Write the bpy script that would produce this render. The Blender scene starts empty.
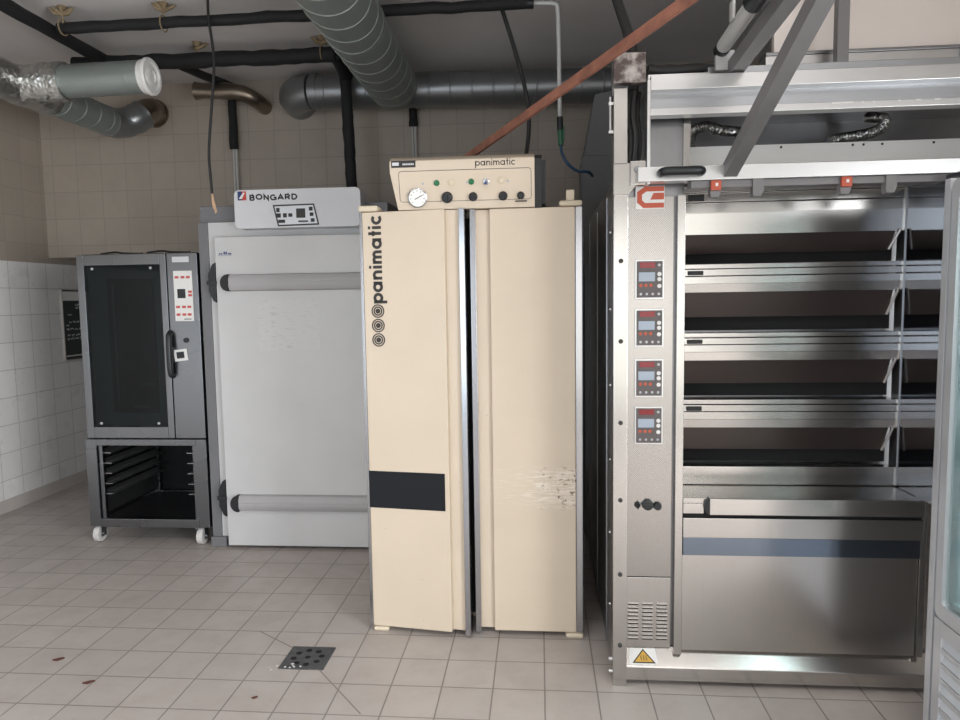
import bpy, bmesh, math, random
from mathutils import Vector, Matrix
random.seed(4)
C = bpy.context.scene
COL = C.collection

# ------------------------------------------------------------------ camera
cam_d = bpy.data.cameras.new('camera'); cam = bpy.data.objects.new('camera', cam_d); COL.objects.link(cam)
cam_d.sensor_width = 36.0; cam_d.lens = 36.0 * 700 / 960; cam_d.clip_start = 0.02
_y, _p, _r = math.radians(4.9), math.radians(5.0), math.radians(0.86)
_f = Vector((-math.sin(_y) * math.cos(_p), math.cos(_y) * math.cos(_p), -math.sin(_p)))
_r0 = Vector((math.cos(_y), math.sin(_y), 0)); _u0 = _r0.cross(_f)
_rt = _r0 * math.cos(_r) - _u0 * math.sin(_r); _up = _u0 * math.cos(_r) + _r0 * math.sin(_r)
_m = Matrix((_rt, _up, -_f)).transposed().to_4x4(); _m.translation = (0, 0, 1.5)
cam.matrix_world = _m
C.camera = cam

# ------------------------------------------------------------------ world, light, exposure
W = bpy.data.worlds.new('daylight'); C.world = W; W.use_nodes = True
nt = W.node_tree; nt.nodes.clear()
wo = nt.nodes.new('ShaderNodeOutputWorld'); wb = nt.nodes.new('ShaderNodeBackground')
wt = nt.nodes.new('ShaderNodeTexCoord'); ws = nt.nodes.new('ShaderNodeSeparateXYZ'); wr = nt.nodes.new('ShaderNodeValToRGB')
wr.color_ramp.elements[0].position = 0.46; wr.color_ramp.elements[0].color = (.30, .31, .28, 1)
wr.color_ramp.elements[1].position = 0.56; wr.color_ramp.elements[1].color = (.86, .93, 1, 1)
wm = nt.nodes.new('ShaderNodeMath'); wm.operation = 'MULTIPLY_ADD'; wm.inputs[1].default_value = .5; wm.inputs[2].default_value = .5
nt.links.new(wt.outputs['Generated'], ws.inputs[0]); nt.links.new(ws.outputs[2], wm.inputs[0])
nt.links.new(wm.outputs[0], wr.inputs[0]); nt.links.new(wr.outputs[0], wb.inputs[0]); nt.links.new(wb.outputs[0], wo.inputs[0])
wb.inputs[1].default_value = 0.8

def area(name, loc, rot, sx, sy, power, color):
    l = bpy.data.lights.new(name, 'AREA'); l.shape = 'RECTANGLE'; l.size = sx; l.size_y = sy; l.energy = power; l.color = color; l.spread = math.radians(150)
    o = bpy.data.objects.new(name, l); COL.objects.link(o); o.location = loc; o.rotation_euler = rot
    return o
# daylight through the shop windows behind the photographer
area('window_daylight', (-2.35, -2.62, 1.25), (math.radians(72), 0, 0), 2.3, 2.1, 48, (.76, .88, 1))
area('doorway_daylight', (0.95, -2.62, 1.25), (math.radians(72), 0, 0), 2.1, 2.1, 20, (1, .97, .92))
area('side_door_daylight', (2.86, -.8, 1.15), (math.radians(78), 0, math.radians(90)), 2.5, 2.1, 250, (.95, .98, 1))
# overhead fill added to brighten the floor, not known ceiling lamps
for _i, (_x, _y) in enumerate(((-2.6, .7), (-.9, 1.1), (1.0, .7))):
    area('added_ceiling_fill', (_x, _y, 3.14), (0, 0, 0), 1.25, .32, 12, (1, .965, .93))
C.view_settings.view_transform = 'Standard'; C.view_settings.look = 'None'
C.view_settings.exposure = 0.08; C.view_settings.gamma = 1; C.view_settings.use_curve_mapping = False

# ------------------------------------------------------------------ materials
def mat(name, color=(.5, .5, .5), rough=.5, metal=0.0, **kw):
    m = bpy.data.materials.new(name); m.use_nodes = True
    b = m.node_tree.nodes['Principled BSDF']
    b.inputs['Base Color'].default_value = (*color, 1); b.inputs['Roughness'].default_value = rough; b.inputs['Metallic'].default_value = metal
    for k, v in kw.items():
        b.inputs[k].default_value = v
    return m
def N(m, t, **props):
    n = m.node_tree.nodes.new(t)
    for k, v in props.items(): setattr(n, k, v)
    return n
def L(m, a, b): m.node_tree.links.new(a, b)
def BS(m): return m.node_tree.nodes['Principled BSDF']
def math_(m, op, a, b=None, c=None):
    n = N(m, 'ShaderNodeMath', operation=op)
    for i, v in enumerate((a, b, c)):
        if v is None: continue
        if isinstance(v, (int, float)): n.inputs[i].default_value = v
        else: L(m, v, n.inputs[i])
    return n.outputs[0]
def mixc(m, fac, a, b):
    n = N(m, 'ShaderNodeMix', data_type='RGBA')
    if isinstance(fac, (int, float)): n.inputs[0].default_value = fac
    else: L(m, fac, n.inputs[0])
    for i, v in ((6, a), (7, b)):
        if isinstance(v, tuple): n.inputs[i].default_value = (*v, 1)
        else: L(m, v, n.inputs[i])
    return n.outputs[2]
def coords(m, scale=(1, 1, 1)):
    t = N(m, 'ShaderNodeTexCoord'); mp = N(m, 'ShaderNodeMapping'); mp.inputs['Scale'].default_value = scale
    L(m, t.outputs['Object'], mp.inputs[0]); return mp.outputs[0]
def noise(m, vec, scale, detail=3, rough=.55):
    n = N(m, 'ShaderNodeTexNoise'); n.inputs['Scale'].default_value = scale; n.inputs['Detail'].default_value = detail; n.inputs['Roughness'].default_value = rough
    L(m, vec, n.inputs['Vector']); return n.outputs['Fac']
def ramp(m, fac, p0, c0, p1, c1):
    r = N(m, 'ShaderNodeValToRGB'); e = r.color_ramp.elements
    e[0].position = p0; e[1].position = p1
    e[0].color = (*c0, 1) if isinstance(c0, tuple) else (c0, c0, c0, 1); e[1].color = (*c1, 1) if isinstance(c1, tuple) else (c1, c1, c1, 1)
    L(m, fac, r.inputs[0]); return r.outputs[0]
def bump(m, h, strength, dist=.01):
    b = N(m, 'ShaderNodeBump'); b.inputs['Strength'].default_value = strength; b.inputs['Distance'].default_value = dist
    L(m, h, b.inputs['Height']); L(m, b.outputs[0], BS(m).inputs['Normal'])

def steel(name, color, r0, r1, along='x', metal=1.0, bs=.08):
    m = mat(name, color, r0, metal)
    sc = {'x': (1.2, 70, 70), 'z': (70, 70, 1.2), 'y': (70, 1.2, 70)}[along]
    n = noise(m, coords(m, sc), 3, 4); big = noise(m, coords(m), 3.5, 1)
    rr_ = ramp(m, big, .0, r0, 1.0, r1); rr_.node.color_ramp.interpolation = 'B_SPLINE'
    if bs <= .1: L(m, rr_, BS(m).inputs['Roughness'])
    d = tuple(c * .96 for c in color)
    L(m, ramp(m, n, .25, d, .75, color), BS(m).inputs['Base Color'])
    return m

def painted(name, color, rough, var=.06, scale=5):
    m = mat(name, color, rough)
    n = noise(m, coords(m), scale, 5)
    L(m, ramp(m, n, .3, tuple(c * (1 - var * 2) for c in color), .7, color), BS(m).inputs['Base Color'])
    return m

def tiles(name, tile, grout, pitch, phase, axes, gw, rough, var=.08, bumpy=.3, dirt=None):
    m = mat(name, tile, rough)
    t = N(m, 'ShaderNodeTexCoord'); s = N(m, 'ShaderNodeSeparateXYZ'); L(m, t.outputs['Object'], s.inputs[0])
    ds, ids = [], []
    for a, p, ph in zip(axes, pitch, phase):
        u = math_(m, 'DIVIDE', math_(m, 'SUBTRACT', s.outputs[a], ph), p)
        ids.append(math_(m, 'FLOOR', u))
        f = math_(m, 'FRACT', u)
        ds.append(math_(m, 'MULTIPLY', math_(m, 'MINIMUM', f, math_(m, 'SUBTRACT', 1, f)), p))
    d = math_(m, 'MINIMUM', ds[0], ds[1])
    g = ramp(m, math_(m, 'DIVIDE', d, gw), .35, 1.0, .75, 0.0)
    cv = N(m, 'ShaderNodeCombineXYZ'); L(m, ids[0], cv.inputs[0]); L(m, ids[1], cv.inputs[1])
    wn = N(m, 'ShaderNodeTexWhiteNoise', noise_dimensions='2D'); L(m, cv.outputs[0], wn.inputs['Vector'])
    lo = tuple(c * (1 - 2 * var) for c in tile)
    base = mixc(m, wn.outputs['Value'], lo, tile)
    n = noise(m, t.outputs['Object'], 6, 6, .65)
    base = mixc(m, ramp(m, n, .42, 0.0, .75, .8), base, dirt or tuple(c * .62 for c in tile))
    L(m, mixc(m, g, base, grout), BS(m).inputs['Base Color'])
    L(m, ramp(m, n, .3, rough, .7, min(1, rough + .2)), BS(m).inputs['Roughness'])
    bump(m, math_(m, 'SUBTRACT', 1, g), bumpy, .003)
    return m

def thin_glass(name, tint, rough=.02, refl=1.0):
    m = bpy.data.materials.new(name); m.use_nodes = True; t = m.node_tree; t.nodes.clear()
    o = t.nodes.new('ShaderNodeOutputMaterial'); mx = t.nodes.new('ShaderNodeMixShader')
    tr = t.nodes.new('ShaderNodeBsdfTransparent'); gl = t.nodes.new('ShaderNodeBsdfGlossy'); fr = t.nodes.new('ShaderNodeFresnel')
    tr.inputs[0].default_value = (*tint, 1); gl.inputs['Roughness'].default_value = rough; gl.inputs[0].default_value = (refl, refl, refl, 1)
    fr.inputs[0].default_value = 1.5
    ge = t.nodes.new('ShaderNodeNewGeometry'); mu = t.nodes.new('ShaderNodeMath'); mu.operation = 'MULTIPLY'; iv = t.nodes.new('ShaderNodeMath'); iv.operation = 'SUBTRACT'; iv.inputs[0].default_value = 1
    t.links.new(ge.outputs['Backfacing'], iv.inputs[1]); t.links.new(fr.outputs[0], mu.inputs[0]); t.links.new(iv.outputs[0], mu.inputs[1]); t.links.new(mu.outputs[0], mx.inputs[0]); t.links.new(tr.outputs[0], mx.inputs[1]); t.links.new(gl.outputs[0], mx.inputs[2]); t.links.new(mx.outputs[0], o.inputs[0])
    return m

M = {}
M['floor'] = tiles('floor_tile', (.475, .43, .405), (.22, .195, .18), (.1993, .2045), (.209, 2.575), (0, 1), .005, .36, .04, .3, (.40, .35, .32))
M['grout'] = mat('floor_grout', (.25, .22, .20), .8)
M['tile_white'] = tiles('white_wall_tile', (.87, .855, .84), (.50, .47, .45), (.2, .2), (.06, .03), (1, 2), .004, .22, .03, .25, (.80, .78, .76))
M['tile_beige'] = tiles('beige_wall_tile', (.40, .345, .29), (.31, .265, .225), (.2, .2), (.06, .17), (1, 2), .004, .35, .03, .25, (.37, .32, .27))
M['tile_back'] = tiles('beige_back_tile', (.40, .345, .29), (.29, .25, .215), (.2, .2075), (-.2, .305), (0, 2), .004, .35, .03, .25, (.36, .31, .26))
M['ceiling'] = painted('ceiling_paint', (.72, .69, .675), .9, .05, 2)
M['plaster'] = painted('plaster', (.55, .53, .50), .9, .04, 2)
M['skirt'] = painted('skirting_tile', (.55, .50, .47), .5)
M['steel'] = steel('brushed_steel', (.52, .505, .485), .15, .28, 'x')
M['steel_z'] = steel('brushed_steel_upright', (.52, .505, .485), .15, .28, 'z')
M['steel_lo'] = steel('worn_steel_panel', (.56, .54, .52), .22, .32, 'z', 1, .12)
M['steel_dk'] = steel('dark_steel', (.30, .30, .31), .25, .4, 'z')
M['steel_pol'] = steel('polished_steel', (.20, .205, .225), .06, .12, 'x', 1, .01)
M['steel_gr'] = steel('grey_steel', (.40, .41, .43), .3, .45, 'x')
M['arm'] = painted('grey_box_section', (.21, .20, .205), .45)
M['arm'].node_tree.nodes['Principled BSDF'].inputs['Metallic'].default_value = .15
M['alu'] = mat('aluminium', (.60, .60, .60), .32, 1)
M['alu_matte'] = mat('satin_aluminium', (.62, .63, .65), .5, .6)
M['chrome'] = mat('chrome_trim', (.42, .42, .435), .22, 1)
M['black'] = mat('black_plastic', (.010, .012, .014), .4)
M['black_matte'] = mat('black_void', (.006, .006, .007), .8)
M['rubber'] = mat('black_rubber', (.015, .015, .016), .6)
M['cable'] = mat('cable_sheath', (.02, .019, .019), .5)
M['lagging'] = painted('black_pipe_insulation', (.011, .011, .012), .75, .2, 20)
M['enamel'] = painted('white_enamel', (.60, .595, .595), .38, .03, 3)
M['box_white'] = painted('white_moulding', (.66, .665, .69), .4, .02, 3)
M['grey_paint'] = painted('grey_panel', (.17, .17, .178), .5, .04, 4)
M['grey_bump'] = painted('grey_bumper', (.42, .41, .415), .5, .03, 6)
M['combi'] = steel('combi_steel', (.20, .205, .215), .22, .34, 'x')
M['dark_glass'] = thin_glass('smoked_glass', (.50, .55, .56), .04, .4)
M['cavity'] = mat('oven_cavity', (.055, .07, .073), .35, .3)
M['glass'] = thin_glass('clear_glass', (.88, .94, .94), .01)
M['wood'] = painted('red_brown_wood', (.40, .17, .115), .55, .25, 14)
M['red'] = mat('red_plastic', (.55, .06, .04), .4)
M['orange_red'] = mat('orange_red_enamel', (.50, .085, .04), .4)
M['key_red'] = mat('red_key', (.55, .08, .07), .45)
M['white'] = mat('white_plastic', (.75, .74, .72), .4)
M['ivory'] = mat('ivory_plastic', (.62, .53, .40), .45)
M['green'] = mat('green_lamp_lens', (.01, .14, .05), .2)
M['lcd'] = mat('grey_blue_display', (.36, .42, .50), .25)
M['redglass'] = mat('dark_red_display', (.25, .02, .025), .2)
M['panel_grey'] = mat('control_foil', (.10, .085, .085), .4)
M['ink'] = mat('black_lettering', (.025, .022, .02), .5)
M['navy'] = mat('navy_print', (.02, .04, .15), .5)
M['yellow'] = mat('yellow_sticker', (.62, .36, .05), .5)
M['ghost'] = mat('faded_print', (.60, .60, .605), .4)
M['chalk'] = mat('chalk', (.7, .7, .68), .9)
M['slate'] = mat('blackboard', (.035, .04, .04), .7)
M['paperwhite'] = mat('paper', (.86, .85, .82), .8)
M['blackfilm'] = mat('black_foil', (.012, .013, .016), .6, **{'Specular IOR Level': .2})
M['bluefilm'] = steel('blue_grey_film', (.20, .24, .30), .1, .18, 'x', 1, .01)
M['blue'] = mat('blue_hose', (.02, .07, .16), .4)
M['conduit'] = mat('white_conduit', (.55, .55, .54), .45)
M['greenvalve'] = mat('green_valve', (.03, .14, .07), .4)
M['castor'] = mat('castor_nylon', (.60, .58, .56), .5)
M['deck_flap'] = mat('dark_steel_flap', (.125, .105, .10), .3, .85)  # one even dark brown-grey metal for the flap doors
M['copper_brown'] = steel('brown_duct_steel', (.26, .215, .17), .25, .45, 'x')
M['duct'] = steel('galvanised_duct', (.29, .32, .305), .35, .55, 'x', .55)
M['duct_dk'] = steel('galvanised_duct_dull', (.26, .265, .27), .28, .42, 'x', .7)
M['hanger'] = painted('foam_and_rod', (.32, .24, .14), .8, .2, 30)
M['cream_panel'] = painted('pale_hood_panel', (.86, .78, .73), .5, .03, 2)
M['leaf'] = mat('brown_litter', (.09, .03, .02), .8)
M['copper'] = mat('bare_copper', (.62, .42, .27), .4, .4)
M['drain'] = painted('drain_iron', (.085, .085, .088), .5, .25, 30)
M['liner'] = mat('fridge_liner', (.75, .78, .79), .4)

def foil_mat():
    m = mat('crumpled_foil', (.60, .60, .58), .32, 1)
    v = N(m, 'ShaderNodeTexVoronoi'); v.inputs['Scale'].default_value = 40; L(m, coords(m), v.inputs['Vector'])
    bump(m, v.outputs['Distance'], .5, .012); return m
M['foil'] = foil_mat()
def ghost_mat():
    m = mat('faded_printing', (.6, .6, .6), .38)
    n = noise(m, coords(m, (14, 1, 70)), 1.6, 3, .6)
    L(m, ramp(m, n, .56, (.60, .595, .595), .68, (.50, .495, .50)), BS(m).inputs['Base Color']); return m
M['ghost_print'] = ghost_mat()
def perf_mat():
    m = mat('dimpled_steel', (.45, .43, .41), .26, 1)
    t = N(m, 'ShaderNodeTexCoord'); s = N(m, 'ShaderNodeSeparateXYZ'); L(m, t.outputs['Object'], s.inputs[0])
    k = 2 * math.pi / .0085
    a = math_(m, 'SINE', math_(m, 'MULTIPLY', s.outputs[0], k)); b = math_(m, 'SINE', math_(m, 'MULTIPLY', s.outputs[2], k))
    p = math_(m, 'MULTIPLY', a, b)
    L(m, ramp(m, math_(m, 'MULTIPLY_ADD', p, .5, .5), .3, (.35, .335, .32), .7, (.46, .44, .42)), BS(m).inputs['Base Color'])
    bump(m, p, .06, .001); return m
M['perf'] = perf_mat()
def cream_mat(name, wear):
    base = (.63, .53, .415)
    m = mat(name, base, .42)
    t = N(m, 'ShaderNodeTexCoord'); s = N(m, 'ShaderNodeSeparateXYZ'); L(m, t.outputs['Object'], s.inputs[0])
    n = noise(m, t.outputs['Object'], 3, 5)
    col = ramp(m, n, .3, tuple(c * .93 for c in base), .7, base)
    sp = noise(m, coords(m), 55, 2)
    col = mixc(m, ramp(m, sp, .74, 0.0, .78, .5), col, (.33, .24, .15))
    if wear:
        # scuffed band where trolleys hit the door: bare streaks and rust near the outer edge
        zb = math_(m, 'ABSOLUTE', math_(m, 'SUBTRACT', s.outputs[2], .675))
        band = ramp(m, math_(m, 'DIVIDE', zb, .14), .45, 1.0, .75, 0.0)
        st = noise(m, coords(m, (5, 5, 60)), 2.2, 6, .7)
        edge = ramp(m, s.outputs[0], .05, 0.0, .42, 1.0)
        bare = math_(m, 'MULTIPLY', band, ramp(m, math_(m, 'MULTIPLY_ADD', edge, .16, st), .60, 0.0, .70, .65))
        col = mixc(m, bare, col, (.80, .74, .66))
        ru = noise(m, coords(m, (1, 1, 1.6)), 34, 5, .7)
        rust = math_(m, 'MULTIPLY', band, ramp(m, math_(m, 'MULTIPLY_ADD', edge, .20, ru), .735, 0.0, .79, .9))
        col = mixc(m, rust, col, (.16, .085, .05))
    L(m, col, BS(m).inputs['Base Color'])
    return m
M['cream'] = cream_mat('cream_enamel', False)
M['cream_worn'] = cream_mat('cream_enamel_scuffed', True)
def dirty_mat():
    m = mat('dirty_plate', (.5, .47, .44), .5, .6)
    n = noise(m, coords(m), 14, 5)
    L(m, ramp(m, n, .42, (.10, .075, .07), .58, (.52, .48, .45)), BS(m).inputs['Base Color']); return m
M['dirty'] = dirty_mat()

# ------------------------------------------------------------------ mesh builder
class MB:
    def __init__(s, *mats):
        s.bm = bmesh.new(); s.mats = list(mats) or None
    def _done(s, verts, mi):
        fs = set()
        for v in verts:
            if v.is_valid: fs.update(v.link_faces)
        for f in fs: f.material_index = mi
    def box(s, x0, x1, y0, y1, z0, z1, bev=0.0, mi=0, seg=2, xf=None):
        r = bmesh.ops.create_cube(s.bm, size=1)
        vs = r['verts']
        for v in vs:
            v.co = Vector((x0 + (v.co.x + .5) * (x1 - x0), y0 + (v.co.y + .5) * (y1 - y0), z0 + (v.co.z + .5) * (z1 - z0)))
        if mi:
            s._done(vs, mi)
        if bev > 0:
            bev = min(bev, .49 * min(abs(x1 - x0), abs(y1 - y0), abs(z1 - z0)))
            es = list({e for v in vs for e in v.link_edges})
            res = bmesh.ops.bevel(s.bm, geom=es, offset=bev, segments=seg, affect='EDGES', profile=.5)
            vs = list({v for f in res['faces'] for v in f.verts} | {v for v in vs if v.is_valid})
            if mi: s._done(vs, mi)
        if xf:
            for v in vs: v.co = xf @ v.co
        return s
    def prism(s, pts, vec, mi=0):
        vec = Vector(vec); a = [s.bm.verts.new(Vector(p)) for p in pts]; b = [s.bm.verts.new(Vector(p) + vec) for p in pts]
        n = len(a); fs = [s.bm.faces.new(a), s.bm.faces.new(b[::-1])]
        for i in range(n): fs.append(s.bm.faces.new((a[i], b[i], b[(i + 1) % n], a[(i + 1) % n])))
        for f in fs: f.material_index = mi
        bmesh.ops.recalc_face_normals(s.bm, faces=fs); return s
    def tube(s, path, r, seg=16, mi=0, caps=True, ridge=None):
        path = [Vector(p) for p in path]; n = len(path)
        rs = r if isinstance(r, (list, tuple)) else [r] * n
        t0 = (path[1] - path[0]).normalized()
        ref = Vector((0, 0, 1)) if abs(t0.z) < .9 else Vector((1, 0, 0))
        u = t0.cross(ref).normalized(); rings = []; prev = t0; fs = []
        for i, p in enumerate(path):
            t = (path[min(i + 1, n - 1)] - path[max(i - 1, 0)]).normalized()
            q = prev.rotation_difference(t); u = q @ u; u = (u - t * u.dot(t)).normalized(); w = t.cross(u); prev = t
            ring = []
            for k in range(seg):
                a = 2 * math.pi * k / seg
                off = t * (ridge * math.cos(a)) if ridge and 0 < i < n - 1 else Vector()
                ring.append(s.bm.verts.new(p + off + (u * math.cos(a) + w * math.sin(a)) * rs[i]))
            rings.append(ring)
        for i in range(n - 1):
            for k in range(seg):
                fs.append(s.bm.faces.new((rings[i][k], rings[i][(k + 1) % seg], rings[i + 1][(k + 1) % seg], rings[i + 1][k])))
        if caps:
            fs.append(s.bm.faces.new(rings[0][::-1])); fs.append(s.bm.faces.new(rings[-1]))
        for f in fs: f.material_index = mi
        return s
    def cyl(s, p0, p1, r, seg=20, mi=0, r2=None):
        return s.tube([p0, p1], [r, r if r2 is None else r2], seg, mi)
    def lathe(s, center, axis, prof, seg=24, mi=0):
        c = Vector(center); ax = Vector(axis).normalized()
        return s.tube([c + ax * h for h, _ in prof], [max(r, 1e-4) for _, r in prof], seg, mi) if False else s._lathe(c, ax, prof, seg, mi)
    def _lathe(s, c, ax, prof, seg, mi):
        u = ax.orthogonal().normalized(); w = ax.cross(u); rings = []; fs = []
        for h, r in prof:
            rings.append([s.bm.verts.new(c + ax * h + (u * math.cos(2 * math.pi * k / seg) + w * math.sin(2 * math.pi * k / seg)) * max(r, 1e-4)) for k in range(seg)])
        for i in range(len(rings) - 1):
            for k in range(seg): fs.append(s.bm.faces.new((rings[i][k], rings[i][(k + 1) % seg], rings[i + 1][(k + 1) % seg], rings[i + 1][k])))
        fs.append(s.bm.faces.new(rings[0][::-1])); fs.append(s.bm.faces.new(rings[-1]))
        for f in fs: f.material_index = mi
        return s
    def stroke(s, path, w, o, u, v, t=.0012, closed=False, mi=0):
        # flat ribbon letter stroke: 2D path in the frame (o, u, v), raised by t
        o, u, v = Vector(o), Vector(u), Vector(v); nrm = u.cross(v).normalized()
        P = [Vector((a, b)) for a, b in path]; n = len(P); Lf, Rt = [], []
        for i in range(n):
            a = P[i - 1] if (i or closed) else None; b = P[(i + 1) % n] if (i < n - 1 or closed) else None
            d1 = (P[i] - a).normalized() if a is not None else None; d2 = (b - P[i]).normalized() if b is not None else None
            d1 = d1 or d2; d2 = d2 or d1
            n1 = Vector((-d1.y, d1.x)); n2 = Vector((-d2.y, d2.x)); mm = n1 + n2
            if mm.length < 1e-6: mm = n1
            mm.normalize(); k = w / 2 / max(.35, mm.dot(n1))
            Lf.append(P[i] + mm * k); Rt.append(P[i] - mm * k)
        to = lambda q, h: s.bm.verts.new(o + u * q.x + v * q.y + nrm * h)
        la, ra, lb, rb = [to(q, 0) for q in Lf], [to(q, 0) for q in Rt], [to(q, t) for q in Lf], [to(q, t) for q in Rt]
        fs = []
        for i in range(n if closed else n - 1):
            j = (i + 1) % n
            fs += [s.bm.faces.new((rb[i], rb[j], lb[j], lb[i])), s.bm.faces.new((lb[i], lb[j], la[j], la[i])), s.bm.faces.new((ra[i], ra[j], rb[j], rb[i]))]
        if not closed:
            fs += [s.bm.faces.new((la[0], ra[0], rb[0], lb[0])), s.bm.faces.new((rb[-1], ra[-1], la[-1], lb[-1]))]
        for f in fs: f.material_index = mi
        return s
    def xform(s, mtx):
        bmesh.ops.transform(s.bm, matrix=mtx, verts=s.bm.verts); return s
    def build(s, name, m=None, parent=None, smooth=True, label=None, stuff=False):
        mats = s.mats or [m]
        org = Vector()
        q = parent
        while q is not None: org += q.location; q = q.parent
        if org.length: bmesh.ops.translate(s.bm, verts=s.bm.verts, vec=-org)
        me = bpy.data.meshes.new(name); s.bm.to_mesh(me); s.bm.free()
        for mm in mats: me.materials.append(mm)
        if smooth:
            me.polygons.foreach_set('use_smooth', [True] * len(me.polygons)); me.set_sharp_from_angle(angle=math.radians(35))
        o = bpy.data.objects.new(name, me); COL.objects.link(o)
        if smooth:
            wn = o.modifiers.new('weighted_normal', 'WEIGHTED_NORMAL'); wn.keep_sharp = True; wn.weight = 90
        if parent is not None: o.parent = parent
        if label: o['label'] = label
        if stuff: o['kind'] = 'stuff'
        return o

def thing(name, label, cat, loc, group=None):
    o = bpy.data.objects.new(name, None); COL.objects.link(o); o.location = loc; o.empty_display_size = .1
    o['label'] = label; o['category'] = cat
    if group: o['group'] = group
    return o
def tag(o, label, cat, group=None):
    # a one-mesh thing: move its origin to the middle of its base
    me = o.data; xs = [v.co for v in me.vertices]
    c = Vector(((min(v.x for v in xs) + max(v.x for v in xs)) / 2, (min(v.y for v in xs) + max(v.y for v in xs)) / 2, min(v.z for v in xs)))
    me.transform(Matrix.Translation(-c)); o.location = c
    o['label'] = label; o['category'] = cat
    if group: o['group'] = group
    return o
def struct(o): o['kind'] = 'structure'; return o
def bx(*a, **k): return MB().box(*a, **k)
def arc(cx, cy, r, a0, a1, n=14, ry=None):
    ry = r if ry is None else ry
    return [(cx + r * math.cos(math.radians(a0 + (a1 - a0) * i / n)), cy + ry * math.sin(math.radians(a0 + (a1 - a0) * i / n))) for i in range(n + 1)]
def ring(cx, cy, r, n=24, ry=None): return arc(cx, cy, r, 0, 360, n, ry)[:-1]
def rrect(x0, y0, x1, y1, r, n=5):
    return arc(x1 - r, y1 - r, r, 0, 90, n) + arc(x0 + r, y1 - r, r, 90, 180, n) + arc(x0 + r, y0 + r, r, 180, 270, n) + arc(x1 - r, y0 + r, r, 270, 360, n)
def spline(pts, k=8):
    P = [Vector(p) for p in pts]; out = []
    for i in range(len(P) - 1):
        a, b, c, d = P[max(i - 1, 0)], P[i], P[i + 1], P[min(i + 2, len(P) - 1)]
        for j in range(k):
            t = j / k
            out.append(.5 * ((2 * b) + (c - a) * t + (2 * a - 5 * b + 4 * c - d) * t * t + (3 * b - 3 * c + d - a) * t ** 3))
    return out + [P[-1]]

# lettering: (paths, closed flags, advance); unit = x-height
def G_c(): return [(arc(.5, .5, .42, 48, 312, 16), False)], .92
def G_a(): return [(ring(.48, .5, .40), True), ([(.9, 0), (.9, 1)], False)], 1.16
def G_p(): return [(ring(.56, .5, .40), True), ([(.13, 1), (.13, -.5)], False)], 1.12
def G_n(): return [([(.12, 0), (.12, 1)], False), ([(.12, .5)] + arc(.46, .56, .34, 180, 0, 10) + [(.80, 0)], False)], 1.04
def G_m(): return [([(.12, 0), (.12, 1)], False), ([(.12, .5)] + arc(.40, .60, .28, 180, 0, 8) + [(.68, 0)], False), ([(.68, .5)] + arc(.96, .60, .28, 180, 0, 8) + [(1.24, 0)], False)], 1.48
def G_i(): return [([(.12, 0), (.12, 1)], False), ([(.12, 1.22), (.12, 1.46)], False)], .36
def G_t(): return [([(.26, 0), (.26, 1.45)], False), ([(0, .9), (.52, .9)], False)], .62
def panimatic(mb, o, u, v, h, w, gap=0.0):
    x = 0
    for ch in 'panimatic':
        gl, adv = {'p': G_p, 'a': G_a, 'n': G_n, 'i': G_i, 'm': G_m, 't': G_t, 'c': G_c}[ch]()
        for pa, cl in gl: mb.stroke([((a + x) * h, b * h) for a, b in pa], w, o, u, v, .0014, cl)
        x += adv + gap
    return x * h
CAPS = {
    'B': ([([(.1, 0), (.1, 1), (.5, 1)] + arc(.5, .76, .24, 90, -90, 8) + [(.1, .52)], False), ([(.5, .52)] + arc(.52, .26, .26, 90, -90, 8) + [(.1, 0)], False)], 1.0),
    'O': ([(ring(.55, .5, .48, 24, .48), True)], 1.22),
    'N': ([([(.1, 0), (.1, 1), (.8, 0), (.8, 1)], False)], 1.05),
    'G': ([(arc(.52, .5, .48, 50, 300, 16) + [(.96, .12), (.96, .48), (.58, .48)], False)], 1.2),
    'A': ([([(.0, 0), (.48, 1), (.96, 0)], False), ([(.2, .3), (.76, .3)], False)], 1.1),
    'R': ([([(.1, 0), (.1, 1), (.5, 1)] + arc(.5, .73, .27, 90, -90, 8) + [(.1, .46)], False), ([(.45, .46), (.82, 0)], False)], 1.02),
    'D': ([([(.1, 0), (.1, 1), (.35, 1)] + arc(.38, .5, .5, 90, -90, 12) + [(.1, 0)], False)], 1.0),
}

X, Y, Z = Vector((1, 0, 0)), Vector((0, 1, 0)), Vector((0, 0, 1))

# ------------------------------------------------------------------ the room
LX, RX, BY, FY, CZ = -3.88, 2.75, 5.304, -2.5, 3.17
f = MB(M['floor'], M['grout']); f.box(LX - .15, RX + .15, FY - .15, 6.45, -.1, 0)
for a, b in (((-1.28, 2.98), (-1.075, 2.84)), ((-.915, 2.68), (-.66, 2.38))):      # diagonal cuts running to the drain
    d = (Vector(b) - Vector(a)); n = Vector((-d.y, d.x)).normalized() * .0025; a, b = Vector(a), Vector(b)
    f.prism([(*(a - n), 0.0002), (*(b - n), 0.0002), (*(b + n), 0.0002), (*(a + n), 0.0002)], (0, 0, .0006), 1)
struct(f.build('floor', smooth=False))
struct(bx(LX - .15, RX + .15, FY - .15, 6.45, CZ, CZ + .12).build('ceiling', M['ceiling'], smooth=False))
wl = MB(M['tile_white'], M['tile_beige']); wl.box(LX - .15, LX, FY, 6.3, 0, 1.83); wl.box(LX - .15, LX, FY, 6.3, 1.83, CZ, mi=1)
struct(wl.build('wall_left', smooth=False))
wb_ = MB(M['tile_back'], M['tile_white']); wb_.box(LX, RX, BY, 6.3, 1.875, CZ); wb_.box(LX, RX, 6.3, 6.45, 0, 1.875, mi=1)
struct(wb_.build('wall_back', smooth=False))
wr_ = MB()
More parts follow.
